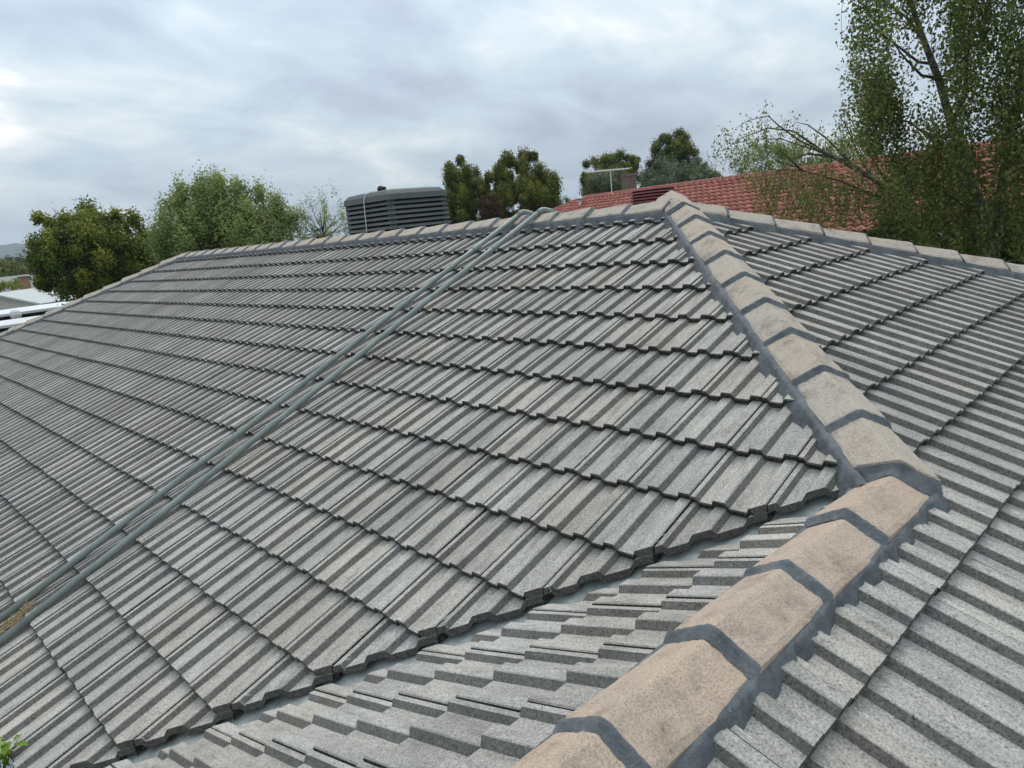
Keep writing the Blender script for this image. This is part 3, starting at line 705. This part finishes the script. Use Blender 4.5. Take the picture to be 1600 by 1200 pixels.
# ---------------------------------------------------------------- neighbour with the red tiled roof
def red_house():
    p1 = at(1389, 247, 25.0); p0 = at(912, 308, 35.5); zr = (p0.z + p1.z) / 2
    d = Vector((p1.x - p0.x, p1.y - p0.y, 0)).normalized(); p2 = p0 + d * 24; p2.z = p0.z = zr
    Lr = 24.0; nrm = Vector((d.y, -d.x, 0))            # faces the camera
    if nrm.dot(CAM - p0) < 0: nrm = -nrm
    t_ = math.tan(R(22)); W = 4.6
    root = empty('red_roofed_house', (p0.x + d.x * 10, p0.y + d.y * 10, 0), 'house with a long red tiled roof behind the birch tree', 'house')
    V = []; F = []; Rn = []
    g = 0.32; wv = 0.30; nr = int(W / math.cos(math.atan(t_)) / g)
    cs, sn = math.cos(math.atan(t_)), math.sin(math.atan(t_))
    prof = [(0, .0), (.05, .03), (.10, .045), (.15, .03), (.20, .0), (.25, -.008), (.30, 0)]
    for k in range(nr):
        s0 = k * g; hipx = lambda s: -s * cs                # left end is hipped
        for j in range(int((Lr + W) / wv)):
            x0 = -W + j * wv
            if x0 < hipx((k + .6) * g) : continue
            rn = random.random(); b = len(V)
            for dv, dh in ((g + .02, .028), (g + .02, .042), (0.0, .006)):
                for u_, h_ in prof:
                    s = s0 + dv; q = p0 + d * (x0 + u_) + nrm * (s * cs - (h_ + dh) * -sn * 1) + Vector((0, 0, -s * sn + (h_ + dh) * cs)); V.append(tuple(q))
            m_ = len(prof)
            for r_ in range(2):
                for i in range(m_ - 1): F.append((b + r_ * m_ + i, b + r_ * m_ + i + 1, b + (r_ + 1) * m_ + i + 1, b + (r_ + 1) * m_ + i)); Rn.append(rn)
    me = mesh_np('roof_tiles', np.array(V), np.array(F), M_RED, attr={'rnd': ('FACE', Rn)}); tag(put('roof_tiles', me, root), kind='stuff')
    bk = p0 - nrm * W; zb = zr - W * t_
    mb = MB(); mb.add([p0, p2, p2 - nrm * W + Vector((0, 0, -W * t_)), p0 - nrm * W - d * W + Vector((0, 0, -W * t_))], [[0, 1, 2, 3]]); mb.add([p0, p0 - nrm * W - d * W + Vector((0, 0, -W * t_)), p0 + nrm * W - d * W + Vector((0, 0, -W * t_))], [[0, 1, 2]])
    mb.build('roof_back', M_RED, root)
    for a, b_ in ((p0, p2), (p0, p0 + nrm * W - d * W + Vector((0, 0, -W * t_)))):
        n = int((b_ - a).length / .36)
        for i in range(n):
            q0 = a.lerp(b_, i / n) + Vector((0, 0, .03)); q1 = a.lerp(b_, (i + 1.05) / n) + Vector((0, 0, .045)); sd_ = (b_ - a).normalized().cross(Vector((0, 0, 1))).normalized()
            mb = MB(); vs = []
            for q in (q0, q1):
                for w_, h_ in ((-.13, -.05), (-.07, .03), (0, .055), (.07, .03), (.13, -.05)): vs.append(q + sd_ * w_ + Vector((0, 0, h_)))
            mb.add(vs, [[j, j + 1, 6 + j, 5 + j] for j in range(4)] + [[0, 1, 2, 3, 4], [5, 6, 7, 8, 9]])
            mb.build('ridge_tile', M_RED, root)
    mb = MB(); wl = []
    M = Matrix((( d.x, nrm.x, 0, p0.x), (d.y, nrm.y, 0, p0.y), (0, 0, 1, 0), (0, 0, 0, 1)))
    mb.box(-W + .5, Lr, -W + .5, W - .5, 0, zb - .05, M); mb.build('wall', M_CREAM, root)
    mb = MB(); mb.box(-W, Lr + .1, W - .02, W + .12, zb - .16, zb - .03, M); mb.build('gutter', M_WHITE, root)
    return p0, d, nrm, zr, t_
rp0, rd, rnm, rzr, rt = red_house()
def on_red(px, s):
    """point on the red slope, s metres down from its ridge, in the direction of photo column px"""
    dd = ray(px, 300); a = CAM; n2 = rnm
    k = (rp0 + rnm * s - a).dot(n2) / Vector((dd.x, dd.y, 0)).dot(n2)
    q = a + dd * k; return Vector((q.x, q.y, rzr - s * rt))
# red cooler on its slope
q = on_red(1020, 1.25); root = empty('rooftop_cooler', q, 'low red louvred cooler box on the red tiled roof', 'cooler')
M = Matrix(((rd.x, rnm.x, 0, q.x), (rd.y, rnm.y, 0, q.y), (0, 0, 1, q.z), (0, 0, 0, 1)))
mb = MB(); mb.box(-.62, .62, -.5, .5, -.35, .44, M); mb.build('pad_core', M_COOLD, root)
for i in range(6):
    mb = MB(); mb.box(-.70, .70, -.58, .58, -.25 + i * .115, -.20 + i * .115, M, .03, .03); mb.build('louvre', M_REDBOX, root)
mb = MB(); mb.box(-.68, .68, -.56, .56, .44, .53, M, .08, .08); mb.build('lid', M_REDBOX, root)
mb = MB(); mb.box(-.4, .4, -.4, .4, -.9, -.351, M); mb.build('duct', M_REDBOX, root)
# flue with a cowl
q = on_red(905, 0.9); root = empty('flue_pipe', q, 'short grey metal flue with a cowl at the hip end of the red roof', 'flue')
mb = MB(); mb.tube([q - Vector((0, 0, .4)), q + Vector((0, 0, .30))], .07, 10); mb.build('pipe', M_METAL, root, smooth=True)
mb = MB(); mb.tube([q + Vector((0, 0, .30)), q + Vector((0, 0, .33)), q + Vector((0, 0, .44))], [.15, .16, .03], 10); mb.build('cowl', M_METAL, root)
# chimney behind the red ridge
q = at(984, 300, 36.5); root = empty('brick_chimney', (q.x, q.y, rzr - .8), 'dark brick chimney standing behind the ridge of the red roof', 'chimney')
k = ppm(984, 36.5); w_ = 15 / k / 2; M = Matrix(((rd.x, rnm.x, 0, q.x), (rd.y, rnm.y, 0, q.y), (0, 0, 1, 0), (0, 0, 0, 1))); zt = at(984, 271, 36.5).z
mb = MB(); mb.box(-w_, w_, -w_, w_, rzr - 1.2, zt - .12, M); mb.build('stack', M_BRICKD, root)
mb = MB(); mb.box(-w_ - .04, w_ + .04, -w_ - .04, w_ + .04, zt - .119, zt, M); mb.build('cap', M_BRICKD, root)
# television aerial
D_ = 33.0; q = on_red(956, 0.25); D_ = math.hypot(q.x - CAM.x, q.y - CAM.y); root = empty('television_aerial', q, 'thin metal television aerial on a mast above the red roof', 'aerial')
zt = at(956, 266, D_).z; k = ppm(956, D_)
mb = MB(); mb.tube([q - Vector((0, 0, .3)), (q.x, q.y, zt + .06)], .022, 6); mb.build('mast', M_ALU, root)
bd = (CR.cross(Vector((0, 0, 1)))); bd = Vector((CR.x, CR.y, 0)).normalized(); bd = (Matrix.Rotation(R(18), 3, 'Z') @ bd); sd_ = Vector((-bd.y, bd.x, 0)); o_ = Vector((q.x, q.y, zt))
mb = MB(); mb.tube([o_ - bd * 0.95, o_ + bd * 0.95], .018, 6); mb.build('boom', M_ALU, root)
for i in range(9):
    x = -.9 + i * .225; l = .75 - .055 * i; c_ = o_ + bd * x + Vector((0, 0, .02)); mb = MB(); mb.tube([c_ - sd_ * l, c_ + sd_ * l], .010, 5); mb.build('element', M_ALU, root)

# ---------------------------------------------------------------- trees behind the roof
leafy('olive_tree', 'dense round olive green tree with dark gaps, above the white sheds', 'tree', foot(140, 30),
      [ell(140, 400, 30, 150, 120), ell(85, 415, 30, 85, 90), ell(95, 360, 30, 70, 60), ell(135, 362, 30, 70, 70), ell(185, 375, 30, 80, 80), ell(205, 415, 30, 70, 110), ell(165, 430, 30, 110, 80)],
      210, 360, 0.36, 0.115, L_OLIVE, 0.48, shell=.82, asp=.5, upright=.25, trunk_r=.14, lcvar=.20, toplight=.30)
leafy('light_green_tree', 'pale green feathery tree between the olive tree and the cooler', 'tree', foot(345, 27),
      [ell(290, 360, 27, 110, 110), ell(330, 335, 27, 120, 100), ell(385, 345, 27, 120, 100), ell(430, 365, 27, 70, 80), ell(260, 385, 27, 60, 70), ell(345, 380, 27, 200, 80)],
      280, 260, 0.42, 0.095, L_LIGHT, 0.5, upright=.55, shell=.5, asp=.5, trunk_r=.1, limbs=24)
leafy('sparse_sapling', 'thin sparse pale tree beside the evaporative cooler', 'tree', foot(500, 29),
      [ell(480, 335, 29, 55, 60), ell(520, 335, 29, 45, 70), ell(505, 360, 29, 110, 40)], 70, 75, 0.26, 0.07, L_LIGHT, 0.55, upright=.9, asp=.45, trunk_r=.05, limbs=30)
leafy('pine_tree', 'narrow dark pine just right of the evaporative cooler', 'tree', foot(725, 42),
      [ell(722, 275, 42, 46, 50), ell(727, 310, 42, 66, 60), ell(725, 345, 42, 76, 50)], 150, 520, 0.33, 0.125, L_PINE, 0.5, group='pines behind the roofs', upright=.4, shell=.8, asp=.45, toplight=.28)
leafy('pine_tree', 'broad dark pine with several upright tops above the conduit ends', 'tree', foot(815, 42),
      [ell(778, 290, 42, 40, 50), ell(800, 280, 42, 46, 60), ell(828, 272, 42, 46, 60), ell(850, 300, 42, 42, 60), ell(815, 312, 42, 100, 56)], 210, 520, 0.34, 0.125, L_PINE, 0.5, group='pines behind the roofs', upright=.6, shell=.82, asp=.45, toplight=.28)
leafy('plum_shrub', 'small reddish brown shrub between the two dark pines', 'shrub', foot(768, 39), [ell(767, 328, 39, 28, 40)], 30, 150, 0.3, 0.09, L_PLUM, 0.5, trunk_r=.05)
leafy('pine_tree', 'olive pine standing behind the television aerial', 'tree', foot(955, 56),
      [ell(935, 275, 56, 50, 50), ell(965, 265, 56, 60, 44), ell(985, 270, 56, 34, 46), ell(950, 293, 56, 80, 40)], 150, 480, 0.42, 0.15, L_PINE, 0.58, group='pines behind the roofs', shell=.55, asp=.45, toplight=.28)
leafy('pine_tree', 'tall rounded pine topping the red roof ridge beside the chimney', 'tree', foot(1050, 58),
      [ell(1050, 232, 58, 52, 44), ell(1058, 252, 58, 66, 46), ell(1022, 268, 58, 28, 26), ell(1050, 280, 58, 80, 40)], 160, 480, 0.42, 0.15, L_PINE, 0.45, group='pines behind the roofs', shell=.55, asp=.45, toplight=.28)
leafy('grey_shrub', 'grey green feathery shrub in front of the tall rounded pine', 'shrub', foot(1045, 50), [ell(1035, 272, 50, 50, 44), ell(1085, 272, 50, 56, 40), ell(1060, 285, 50, 110, 30)], 110, 220, 0.4, 0.16, L_GREY, 0.42, upright=.4, asp=.4)
leafy('grey_shrub', 'pale grey green shrub under the television aerial behind the red ridge', 'shrub', foot(955, 44), [ell(955, 290, 44, 60, 36)], 50, 200, 0.35, 0.14, L_GREY, 0.55, upright=.4, asp=.4)
leafy('hedge_shrub', 'low dark shrub at the hip end of the red roof', 'shrub', foot(880, 48), [ell(885, 318, 48, 44, 18)], 26, 120, 0.3, 0.1, L_PINE, 0.35, asp=.4)
leafy('bright_green_tree', 'bright green tree behind the bare sloping birch boughs', 'tree', foot(1240, 38), [ell(1200, 255, 38, 90, 60), ell(1260, 250, 38, 80, 50), ell(1330, 250, 38, 90, 60)], 120, 170, 0.45, 0.09, L_LIGHT, 0.36, upright=.3, asp=.45)

# ---------------------------------------------------------------- birches
def weeping(name, label, trunks, strands, leaf, mat, lc0, group=None, twig_every=4, lperm=50):
    """trunks: list of (points, radii); strands: list of polylines hanging with leaves"""
    base = trunks[0][0][0]; root = empty(name, base, label, 'tree', group)
    for pts, rad in trunks:
        mb = MB(); mb.tube(pts, rad, 9 if rad[0] > .05 else 6); mb.build('trunk' if rad[0] > .05 else 'bough', M_BBARK if rad[0] > .05 else M_BARK, root, smooth=True)
    C = []; LCs = []; tw = MB()
    for k, st in enumerate(strands):
        st = [Vector(p) for p in st]; off_ = random.gauss(0, .2)
        if k % twig_every == 0: tw.tube(st, [.0032] * (len(st) - 1) + [.002], 3, cap=False)
        for a, b in zip(st[:-1], st[1:]):
            n = max(1, int((b - a).length * lperm * random.uniform(.6, 1.3)))
            tt = rng.random((n, 1)); c_ = np.array(a) * (1 - tt) + np.array(b) * tt + rng.normal(0, .055, (n, 3)); c_[:, 2] -= .02
            C.append(c_); LCs.append(np.full(n, lc0 + off_) + rng.normal(0, .17, n))
    C = np.concatenate(C); LCs = np.concatenate(LCs)
    put('crown', leaves_mesh(name + '_crown', C, leaf * (.65 + .7 * rng.random(len(C))), mat, LCs, droop=1.4, asp=.72), root)
    if tw.v: tag(tw.build('twigs', M_BARK, root), kind='stuff')
    return root
def hang(p, L, sway=.1, arch=0.0, dirn=None):
    p = Vector(p); out_ = []; d = dirn or Vector((random.uniform(-1, 1), random.uniform(-1, 1), 0))
    n = max(3, int(L / .22)); sw = Vector((random.gauss(0, sway), random.gauss(0, sway), 0))
    for i in range(n + 1):
        f = i / n; out_.append(p + d * (arch * math.sin(f * 1.5)) + sw * f * L + Vector((random.gauss(0, .012), random.gauss(0, .012), -L * f)))
    return out_
rb = random.Random(11); random.seed(21)
D_ = 13.0
def bp(px, py, dD=0.0): return at(px, py, D_ + dD)
def gz(p): return (p.x, p.y, 0.0)
tr = []
b0 = bp(1545, 420, .3)
tr.append(([gz(b0), bp(1548, 420, .3), bp(1535, 340, .2), bp(1505, 250, .1), bp(1487, 195), bp(1468, 128, -.1), bp(1446, 70, -.2), bp(1428, 20, -.3), bp(1410, -60, -.3), bp(1400, -190, -.3)], [.12, .095, .08, .068, .06, .052, .042, .034, .026, .01]))
tr.append(([gz(bp(1550, 420, .4)), bp(1553, 400, .4), bp(1566, 290, .5), bp(1580, 200, .6), bp(1600, 100, .7), bp(1640, -60, .8), bp(1660, -220, .8)], [.10, .08, .064, .052, .044, .032, .01]))
tr.append(([bp(1487, 195), bp(1508, 150, .2), bp(1512, 90, .3), bp(1520, 0, .4), bp(1530, -120, .4)], [.04, .03, .025, .02, .008]))
for a_, b_, c_, d_ in (((1464, 122), (1440, 118), (1415, 92), (1390, 60)), ((1462, 100), (1435, 97), (1400, 70), (1360, 40)), ((1446, 70), (1420, 30), (1380, 0), (1340, 0)), ((1505, 250), (1460, 220), (1420, 190), (1380, 190)), ((1535, 340), (1490, 310), (1450, 290), (1410, 285))):
    dd = rb.uniform(-.8, .5); tr.append(([bp(*a_), bp(*b_, dd * .4), bp(*c_, dd * .8), bp(*d_, dd)], [.026, .02, .014, .006]))
st = []
def curtain(px0, px1, py0, py1, n, L0, L1, dd0=-1.3, dd1=1.3, mul=1.5):
    """strands hang in bunches from side twigs"""
    left = int(n * mul)
    while left > 0:
        cx_, cy_, cd_ = rb.uniform(px0, px1), rb.uniform(py0, py1), rb.uniform(dd0, dd1); k = min(left, rb.randint(2, 6)); left -= k; LL = rb.uniform(L0, L1)
        for _ in range(k):
            st.append(hang(bp(cx_ + rb.gauss(0, 9), cy_ + rb.gauss(0, 8), cd_ + rb.gauss(0, .12)), LL * rb.uniform(.5, 1.15), .09, rb.uniform(0, .2)))
curtain(1322, 1400, -60, 60, 42, .6, 1.5); curtain(1335, 1400, 40, 110, 26, .6, 1.4); curtain(1345, 1410, 90, 150, 44, .4, 1.3, -.7, .7)
curtain(1362, 1405, 110, 180, 40, .5, 1.2, -.5, .6); curtain(1398, 1450, -80, 20, 26, .3, .8); curtain(1425, 1475, 150, 230, 12, .4, .9); curtain(1478, 1610, -140, 60, 150, .6, 1.6)
curtain(1500, 1640, 40, 160, 100, .5, 1.3); curtain(1440, 1520, 190, 260, 56, .4, 1.0); curtain(1390, 1440, 200, 255, 16, .4, 1.1)
curtain(1480, 1640, 150, 250, 110, .5, 1.2); curtain(1400, 1640, 235, 320, 150, .4, 1.0); curtain(1330, 1460, -260, -60, 50, .7, 1.6); curtain(1460, 1760, -420, -100, 150, .9, 2.0)
curtain(1640, 1800, -100, 300, 120, .8, 1.6); curtain(1430, 1640, 290, 370, 130, .4, .9); curtain(1620, 1800, 280, 420, 50, .6, 1.2)
weeping('birch_tree', 'tall weeping birch with hanging curtains of small green leaves', tr, st, .051, L_BIRCH, .50)
# low sloping birch with half bare boughs in front of the red roof
D_ = 15.0
tr = [([gz(bp(1450, 400)), bp(1445, 380), bp(1420, 330), bp(1380, 290), bp(1330, 255), bp(1280, 232)], [.10, .08, .055, .042, .03, .012])]
def bough(pts, r0):
    v = [bp(*p) for p in pts]; tr.append((v, [r0 * (1 - .85 * i / (len(v) - 1)) for i in range(len(v))]))
    return v
B = []
for pts in ([(1420, 330, 0), (1370, 285, -.2), (1300, 245, -.4), (1250, 220, -.5), (1215, 195, -.6), (1200, 181, -.6), (1170, 188, -.7), (1150, 200, -.7)],
            [(1400, 310, 0), (1340, 262, .2), (1275, 235, .3), (1220, 217, .3), (1180, 217, .4), (1140, 225, .4)],
            [(1440, 370, 0), (1380, 310, -.3), (1310, 282, -.4), (1252, 266, -.5), (1200, 265, -.5), (1185, 258, -.5)],
            [(1380, 300, 0), (1345, 250, .4), (1330, 215, .5), (1322, 195, .6), (1310, 180, .6)],
            [(1410, 320, 0), (1370, 260, -.5), (1345, 215, -.6), (1330, 188, -.7), (1320, 170, -.7)],
            [(1430, 340, 0), (1350, 300, .5), (1290, 290, .6), (1230, 290, .8), (1190, 300, .9)],
            [(1330, 255, 0), (1290, 215, .2), (1262, 195, .2), (1240, 190, .2)], [(1300, 245, -.4), (1262, 240, -.5), (1235, 250, -.6), (1220, 262, -.6)],
            [(1440, 360, 0), (1390, 330, .4), (1340, 322, .5), (1280, 318, .6), (1240, 325, .6)],
            [(1252, 266, -.5), (1225, 240, -.4), (1205, 225, -.4)], [(1280, 232, 0), (1240, 205, .1), (1200, 200, .1), (1160, 215, .1), (1130, 235, .1)]):
    B.append(bough(pts, .024))
st = []
for v in B:
    for a, b in zip(v[1:-1], v[2:]):
        L = (b - a).length
        for _ in range(int(L * 9) + 2):
            p = a.lerp(b, rb.random()) + Vector((rb.gauss(0, .12), rb.gauss(0, .22), rb.gauss(0, .08)))
            st.append(hang(p + Vector((0, 0, rb.uniform(0, .2))), rb.uniform(.12, .55), .25, rb.uniform(0, .15)))
for px0, px1, py0, py1, n, l0, l1 in ((1110, 1200, 195, 235, 26, .15, .6), (1300, 1380, 180, 225, 60, .2, .6), (1230, 1310, 200, 240, 30, .15, .5), (1160, 1260, 240, 275, 55, .2, .6),
                                      (1180, 1430, 262, 340, 480, .2, .6), (1260, 1400, 255, 290, 60, .2, .5), (1380, 1470, 270, 350, 70, .3, .8), (1120, 1180, 205, 240, 22, .2, .6)):
    for _ in range(n): st.append(hang(bp(rb.uniform(px0, px1), rb.uniform(py0, py1), rb.uniform(-.8, .9)), rb.uniform(l0, l1), .2, .1))
weeping('sloping_birch', 'half bare birch with long sloping boughs before the red roof', tr, st, .050, L_BIRCH, .72, twig_every=2, lperm=30)
leafy('understorey_shrub', 'dark leafy shrub at the foot of the weeping birch', 'shrub', foot(1500, 14.5), [ell(1470, 375, 14.5, 200, 90), ell(1570, 385, 14.5, 160, 90), ell(1400, 385, 14.5, 120, 60), ell(1640, 360, 14.5, 140, 140)], 130, 150, .3, .055, L_BIRCH, .35, asp=.6, trunk_r=.05)

# ---------------------------------------------------------------- sheds and houses far left
def gabled(name, label, cat, px, D, zr, zb, half, length, rot, roofm, wallm, pitch_over=.25, group=None, apex=False):
    p = at(px, 440, D)
    if apex: p = p + Vector((math.cos(rot), math.sin(rot), 0)) * (length / 2)
    root = empty(name, (p.x, p.y, 0), label, cat, group); M = Matrix.Translation((p.x, p.y, 0)) @ Matrix.Rotation(rot, 4, 'Z')
    mb = MB(); h = half; o_ = pitch_over; sl = (zr - zb) / h; l = length / 2
    vs = [(-l - o_, 0, zr), (l + o_, 0, zr), (l + o_, -h - o_, zb - sl * o_), (-l - o_, -h - o_, zb - sl * o_), (l + o_, h + o_, zb - sl * o_), (-l - o_, h + o_, zb - sl * o_)]
    vs += [(x, y, z - .09) for x, y, z in vs]
    mb.add([M @ Vector(v) for v in vs], [[0, 3, 2, 1], [0, 1, 4, 5], [6, 7, 8, 9], [6, 11, 10, 7], [3, 9, 8, 2], [5, 4, 10, 11], [1, 2, 8, 7], [0, 6, 9, 3], [1, 7, 10, 4], [0, 5, 11, 6]]); mb.build('roof', roofm, root)
    mb = MB(); vs = [(-l, -h, 0), (l, -h, 0), (l, h, 0), (-l, h, 0), (-l, -h, zb - .1), (l, -h, zb - .1), (l, h, zb - .1), (-l, h, zb - .1), (-l, 0, zr - .1), (l, 0, zr - .1)]
    mb.add([M @ Vector(v) for v in vs], [[0, 1, 5, 4], [2, 3, 7, 6], [1, 2, 6, 9, 5], [3, 0, 4, 8, 7]]); mb.build('wall', wallm, root)
    for sg in (-1, 1):
        mb = MB(); mb.box(-l - o_, l + o_, sg * (h + o_) - (.0 if sg > 0 else .12), sg * (h + o_) + (.12 if sg > 0 else 0), zb - sl * o_ - .16, zb - sl * o_ - .02, M); mb.build('gutter', M_DARK, root)
    return root, M
gabled('garage', 'cream walled garage with pale low sheet roof beyond the hip', 'garage', -10, 46, 3.6, 2.95, 3.4, 9, R(112), M_PALE, M_CREAM, apex=True)
gabled('shed', 'low shed with bluish sheet roof beside the garage', 'shed', 84, 43, 2.75, 2.1, 2.4, 4, R(150), M_BLUESH, M_PALE)
def flatshed(name, label, px, py, D, w0, w1, dep, zt, th, roofm, rot=0):
    p = at(px, py, D); root = empty(name, (p.x, p.y, 0), label, 'shed', 'flat white sheds'); d = Vector((p.x - CAM.x, p.y - CAM.y, 0)).normalized(); u = Vector((d.y, -d.x, 0))
    M = Matrix(((u.x, d.x, 0, p.x), (u.y, d.y, 0, p.y), (0, 0, 1, 0), (0, 0, 0, 1))) @ Matrix.Rotation(rot, 4, 'Z')
    mb = MB(); mb.add([M @ Vector(v) for v in ((-w0, 0, zt - th), (w1, 0, zt - th), (w1, 0, zt), (-w0, 0, zt), (-w0, dep, zt + .08), (w1, dep, zt + .08), (-w0, dep, zt - th), (w1, dep, zt - th))], [[0, 1, 2, 3], [3, 2, 5, 4], [1, 7, 5, 2], [0, 3, 4, 6], [0, 6, 7, 1], [6, 4, 5, 7]]); mb.build('roof', roofm, root)
    mb = MB(); mb.box(-w0 + .3, w1 - .3, .35, dep - .1, 0, zt - th - .01, M); mb.build('wall', M_PALE if zt < 2.3 else M_DARK, root)  # the dark box paints in the shade of the opening below the roof edge
    return root
flatshed('carport', 'flat white roofed carport with dark opening under its edge', 20, 490, 36, 6, 3.4, 2.4, at(20, 489, 36).z, .10, M_WHITE, R(4))
flatshed('garden_shed', 'small white topped garden shed in front of the carport', 10, 509, 31, 5, 1.1, 1.8, at(10, 508, 31).z, .09, M_WHITE, R(-3))
q = at(24.5, 492, 33.5); root = empty('roof_ventilator', (q.x, q.y, q.z - .25), 'round cream turbine ventilator in front of the dark carport opening', 'ventilator')
mb = MB(); prof = [(.02, .21), (.10, .19), (.17, .12), (.20, .0), (.17, -.12), (.11, -.17)]; vs = []
for k in range(16):
    a = 2 * math.pi * k / 16; rr_ = 1.0 if k % 2 else .9
    vs += [(q.x + r_ * rr_ * math.cos(a + h), q.y + r_ * rr_ * math.sin(a + h), q.z + h) for r_, h in prof]
mb.add(vs, [[k * 6 + j, ((k + 1) % 16) * 6 + j, ((k + 1) % 16) * 6 + j + 1, k * 6 + j + 1] for k in range(16) for j in range(5)]); mb.build('turbine', M_WHITE, root)
mb = MB(); mb.tube([(q.x, q.y, q.z - .17), (q.x, q.y, q.z - .95)], .11, 10); mb.build('throat', M_WHITE, root)
hs, Mh = gabled('distant_house', 'distant house with pitched grey roof behind the garage', 'house', 14, 95, 4.1, 2.6, 4.5, 9, R(100), M_GREYR, M_CREAM)
q = at(39, 445, 88); root = empty('brick_chimney', (q.x, q.y, 0), 'red brick chimney against the distant grey roof', 'chimney')
mb = MB(); mb.box(q.x - .45, q.x + .45, q.y - .4, q.y + .4, 1.0, at(38, 434, 88).z); mb.build('stack', brick_mat('brick_red', (0.27, 0.10, 0.065), (0.33, 0.14, 0.09)), root)
mb = MB(); mb.box(q.x - .5, q.x + .5, q.y - .45, q.y + .45, at(38, 434, 88).z + .003, at(38, 433, 88).z + .1); mb.build('cap', M_BRICKD, root)
leafy('garden_shrub', 'yellowish shrub row in front of the distant grey roof', 'shrub', foot(12, 75), [ell(10, 446, 75, 46, 12), ell(-20, 446, 75, 40, 14)], 40, 60, .5, .16, L_OLIVE, .7, asp=.5)
for i, (px, py, D, w_, h_, lb, lc_) in enumerate(((12, 425, 130, 46, 22, 'round mid green tree behind the distant grey roof', .5), (-25, 424, 135, 40, 24, 'green tree behind the distant roof, next to the frame edge', .45),
                                             (40, 414, 190, 50, 22, 'darker distant tree below the hills', .25), (5, 412, 210, 60, 16, 'far low dark tree under the hill line', .25), (70, 412, 220, 60, 20, 'far dark tree partly behind the olive tree', .2))):
    leafy('distant_tree', lb, 'tree', foot(px, D), [ell(px, py, D, w_, h_), ell(px - 8, py + 6, D, w_ * .7, h_ * .9)], 40, 90, 1.0, .4, L_OLIVE if lc_ > .3 else L_PINE, lc_, 'distant trees below the hills', asp=.6, trunk_r=.2)

# ---------------------------------------------------------------- weeds in the gutter and dry litter by the conduits
def weed(x, y, z, label, n, hgt, seed):
    rr = random.Random(seed); root = empty('gutter_weed', (x, y, z), label, 'weed'); mb = MB(); C = []; V = []; F = []; LCv = []
    for k in range(n):
        a = rr.uniform(0, 6.28); lean = rr.uniform(.1, .6); hh = hgt * rr.uniform(.6, 1.05)
        pts = [Vector((x, y, z)) + Vector((math.cos(a) * lean * hh * f ** 1.5, math.sin(a) * lean * hh * f ** 1.5, hh * f)) for f in (0, .3, .6, .85, 1)]
        mb.tube(pts, [.003, .003, .0025, .002, .001], 5)
        for j in range(6):
            f = .3 + .7 * j / 5; p = pts[0].lerp(pts[-1], f) + Vector((rr.gauss(0, .006), rr.gauss(0, .006), 0)); b = rr.uniform(0, 6.28); L = rr.uniform(.05, .085); W = L * .26
            dv = Vector((math.cos(b), math.sin(b), rr.uniform(-.1, .8))).normalized(); sv = dv.cross(Vector((0, 0, 1))).normalized(); up = sv.cross(dv)
            i0 = len(V); V += [p, p + dv * L * .35 + sv * W + up * .006, p + dv * L * .35, p + dv * L * .35 - sv * W + up * .006, p + dv * L * .75 + sv * W * .55 - up * .002, p + dv * L * .75 - up * .006, p + dv * L * .75 - sv * W * .55 - up * .002, p + dv * L - up * .016]
            F += [[i0, i0 + 2, i0 + 1], [i0, i0 + 3, i0 + 2], [i0 + 1, i0 + 2, i0 + 5, i0 + 4], [i0 + 2, i0 + 3, i0 + 6, i0 + 5], [i0 + 4, i0 + 5, i0 + 7], [i0 + 5, i0 + 6, i0 + 7]]; LCv += [rr.random()] * 6
    mb.build('stems', L_WEED, root)
    put('leaves', mesh_np('leaves', [tuple(v) for v in V], F, L_WEED, attr={'lc': ('FACE', LCv)}, smooth=True), root)
weed(-.46, -EAVE - .05, ZE - .06, 'bright green leafy weed growing out of the gutter', 6, .20, 3)
weed(-1.93, -EAVE + .13, ZE + .06, 'small green weed beside the lower ends of the conduits', 4, .07, 5)
def straw(x, y, lx, ly, n, label, seed):
    rr = random.Random(seed); root = empty('straw_tuft', (x, y, roofz(x, y) + .03), label, 'straw'); mb = MB()
    for k in range(n):
        px = x + rr.gauss(0, lx); py = y + rr.gauss(0, ly); z = ZP + T * py + .035 + abs(rr.gauss(0, .012)); a = rr.uniform(0, 6.28); L = rr.uniform(.03, .09); v = Vector((math.cos(a), math.sin(a), T * math.sin(a) + rr.uniform(-.1, .35)))
        p = Vector((px, py, z)); mb.tube([p, p + v * L * .5 + Vector((0, 0, .008)), p + v * L], [.0017, .0014, .0006], 4)
    mb.build('stalks', M_STRAW, root)
straw(-1.60, -4.45, .055, .07, 130, 'dry straw litter caught between the two conduits', 4)
straw(-1.76, -4.16, .02, .10, 34, 'thin wisps of dry straw along the outer conduit', 6)

# ---------------------------------------------------------------- air: a thin even haze that only tells over kilometres
mb = MB(); mb.box(-3200, 1200, -1800, 2600, -1.5, 75)
hz_m = bpy.data.materials.new('haze'); hz_m.use_nodes = True; hn = hz_m.node_tree.nodes; hn.clear()
ho = hn.new('ShaderNodeOutputMaterial'); hv = hn.new('ShaderNodeVolumePrincipled')
hv.inputs['Color'].default_value = (0.80, 0.88, 1.0, 1); hv.inputs['Density'].default_value = 0.00028; hv.inputs['Anisotropy'].default_value = 0.0
hz_m.node_tree.links.new(hv.outputs[0], ho.inputs['Volume'])
tag(mb.build('haze', hz_m), kind='stuff')
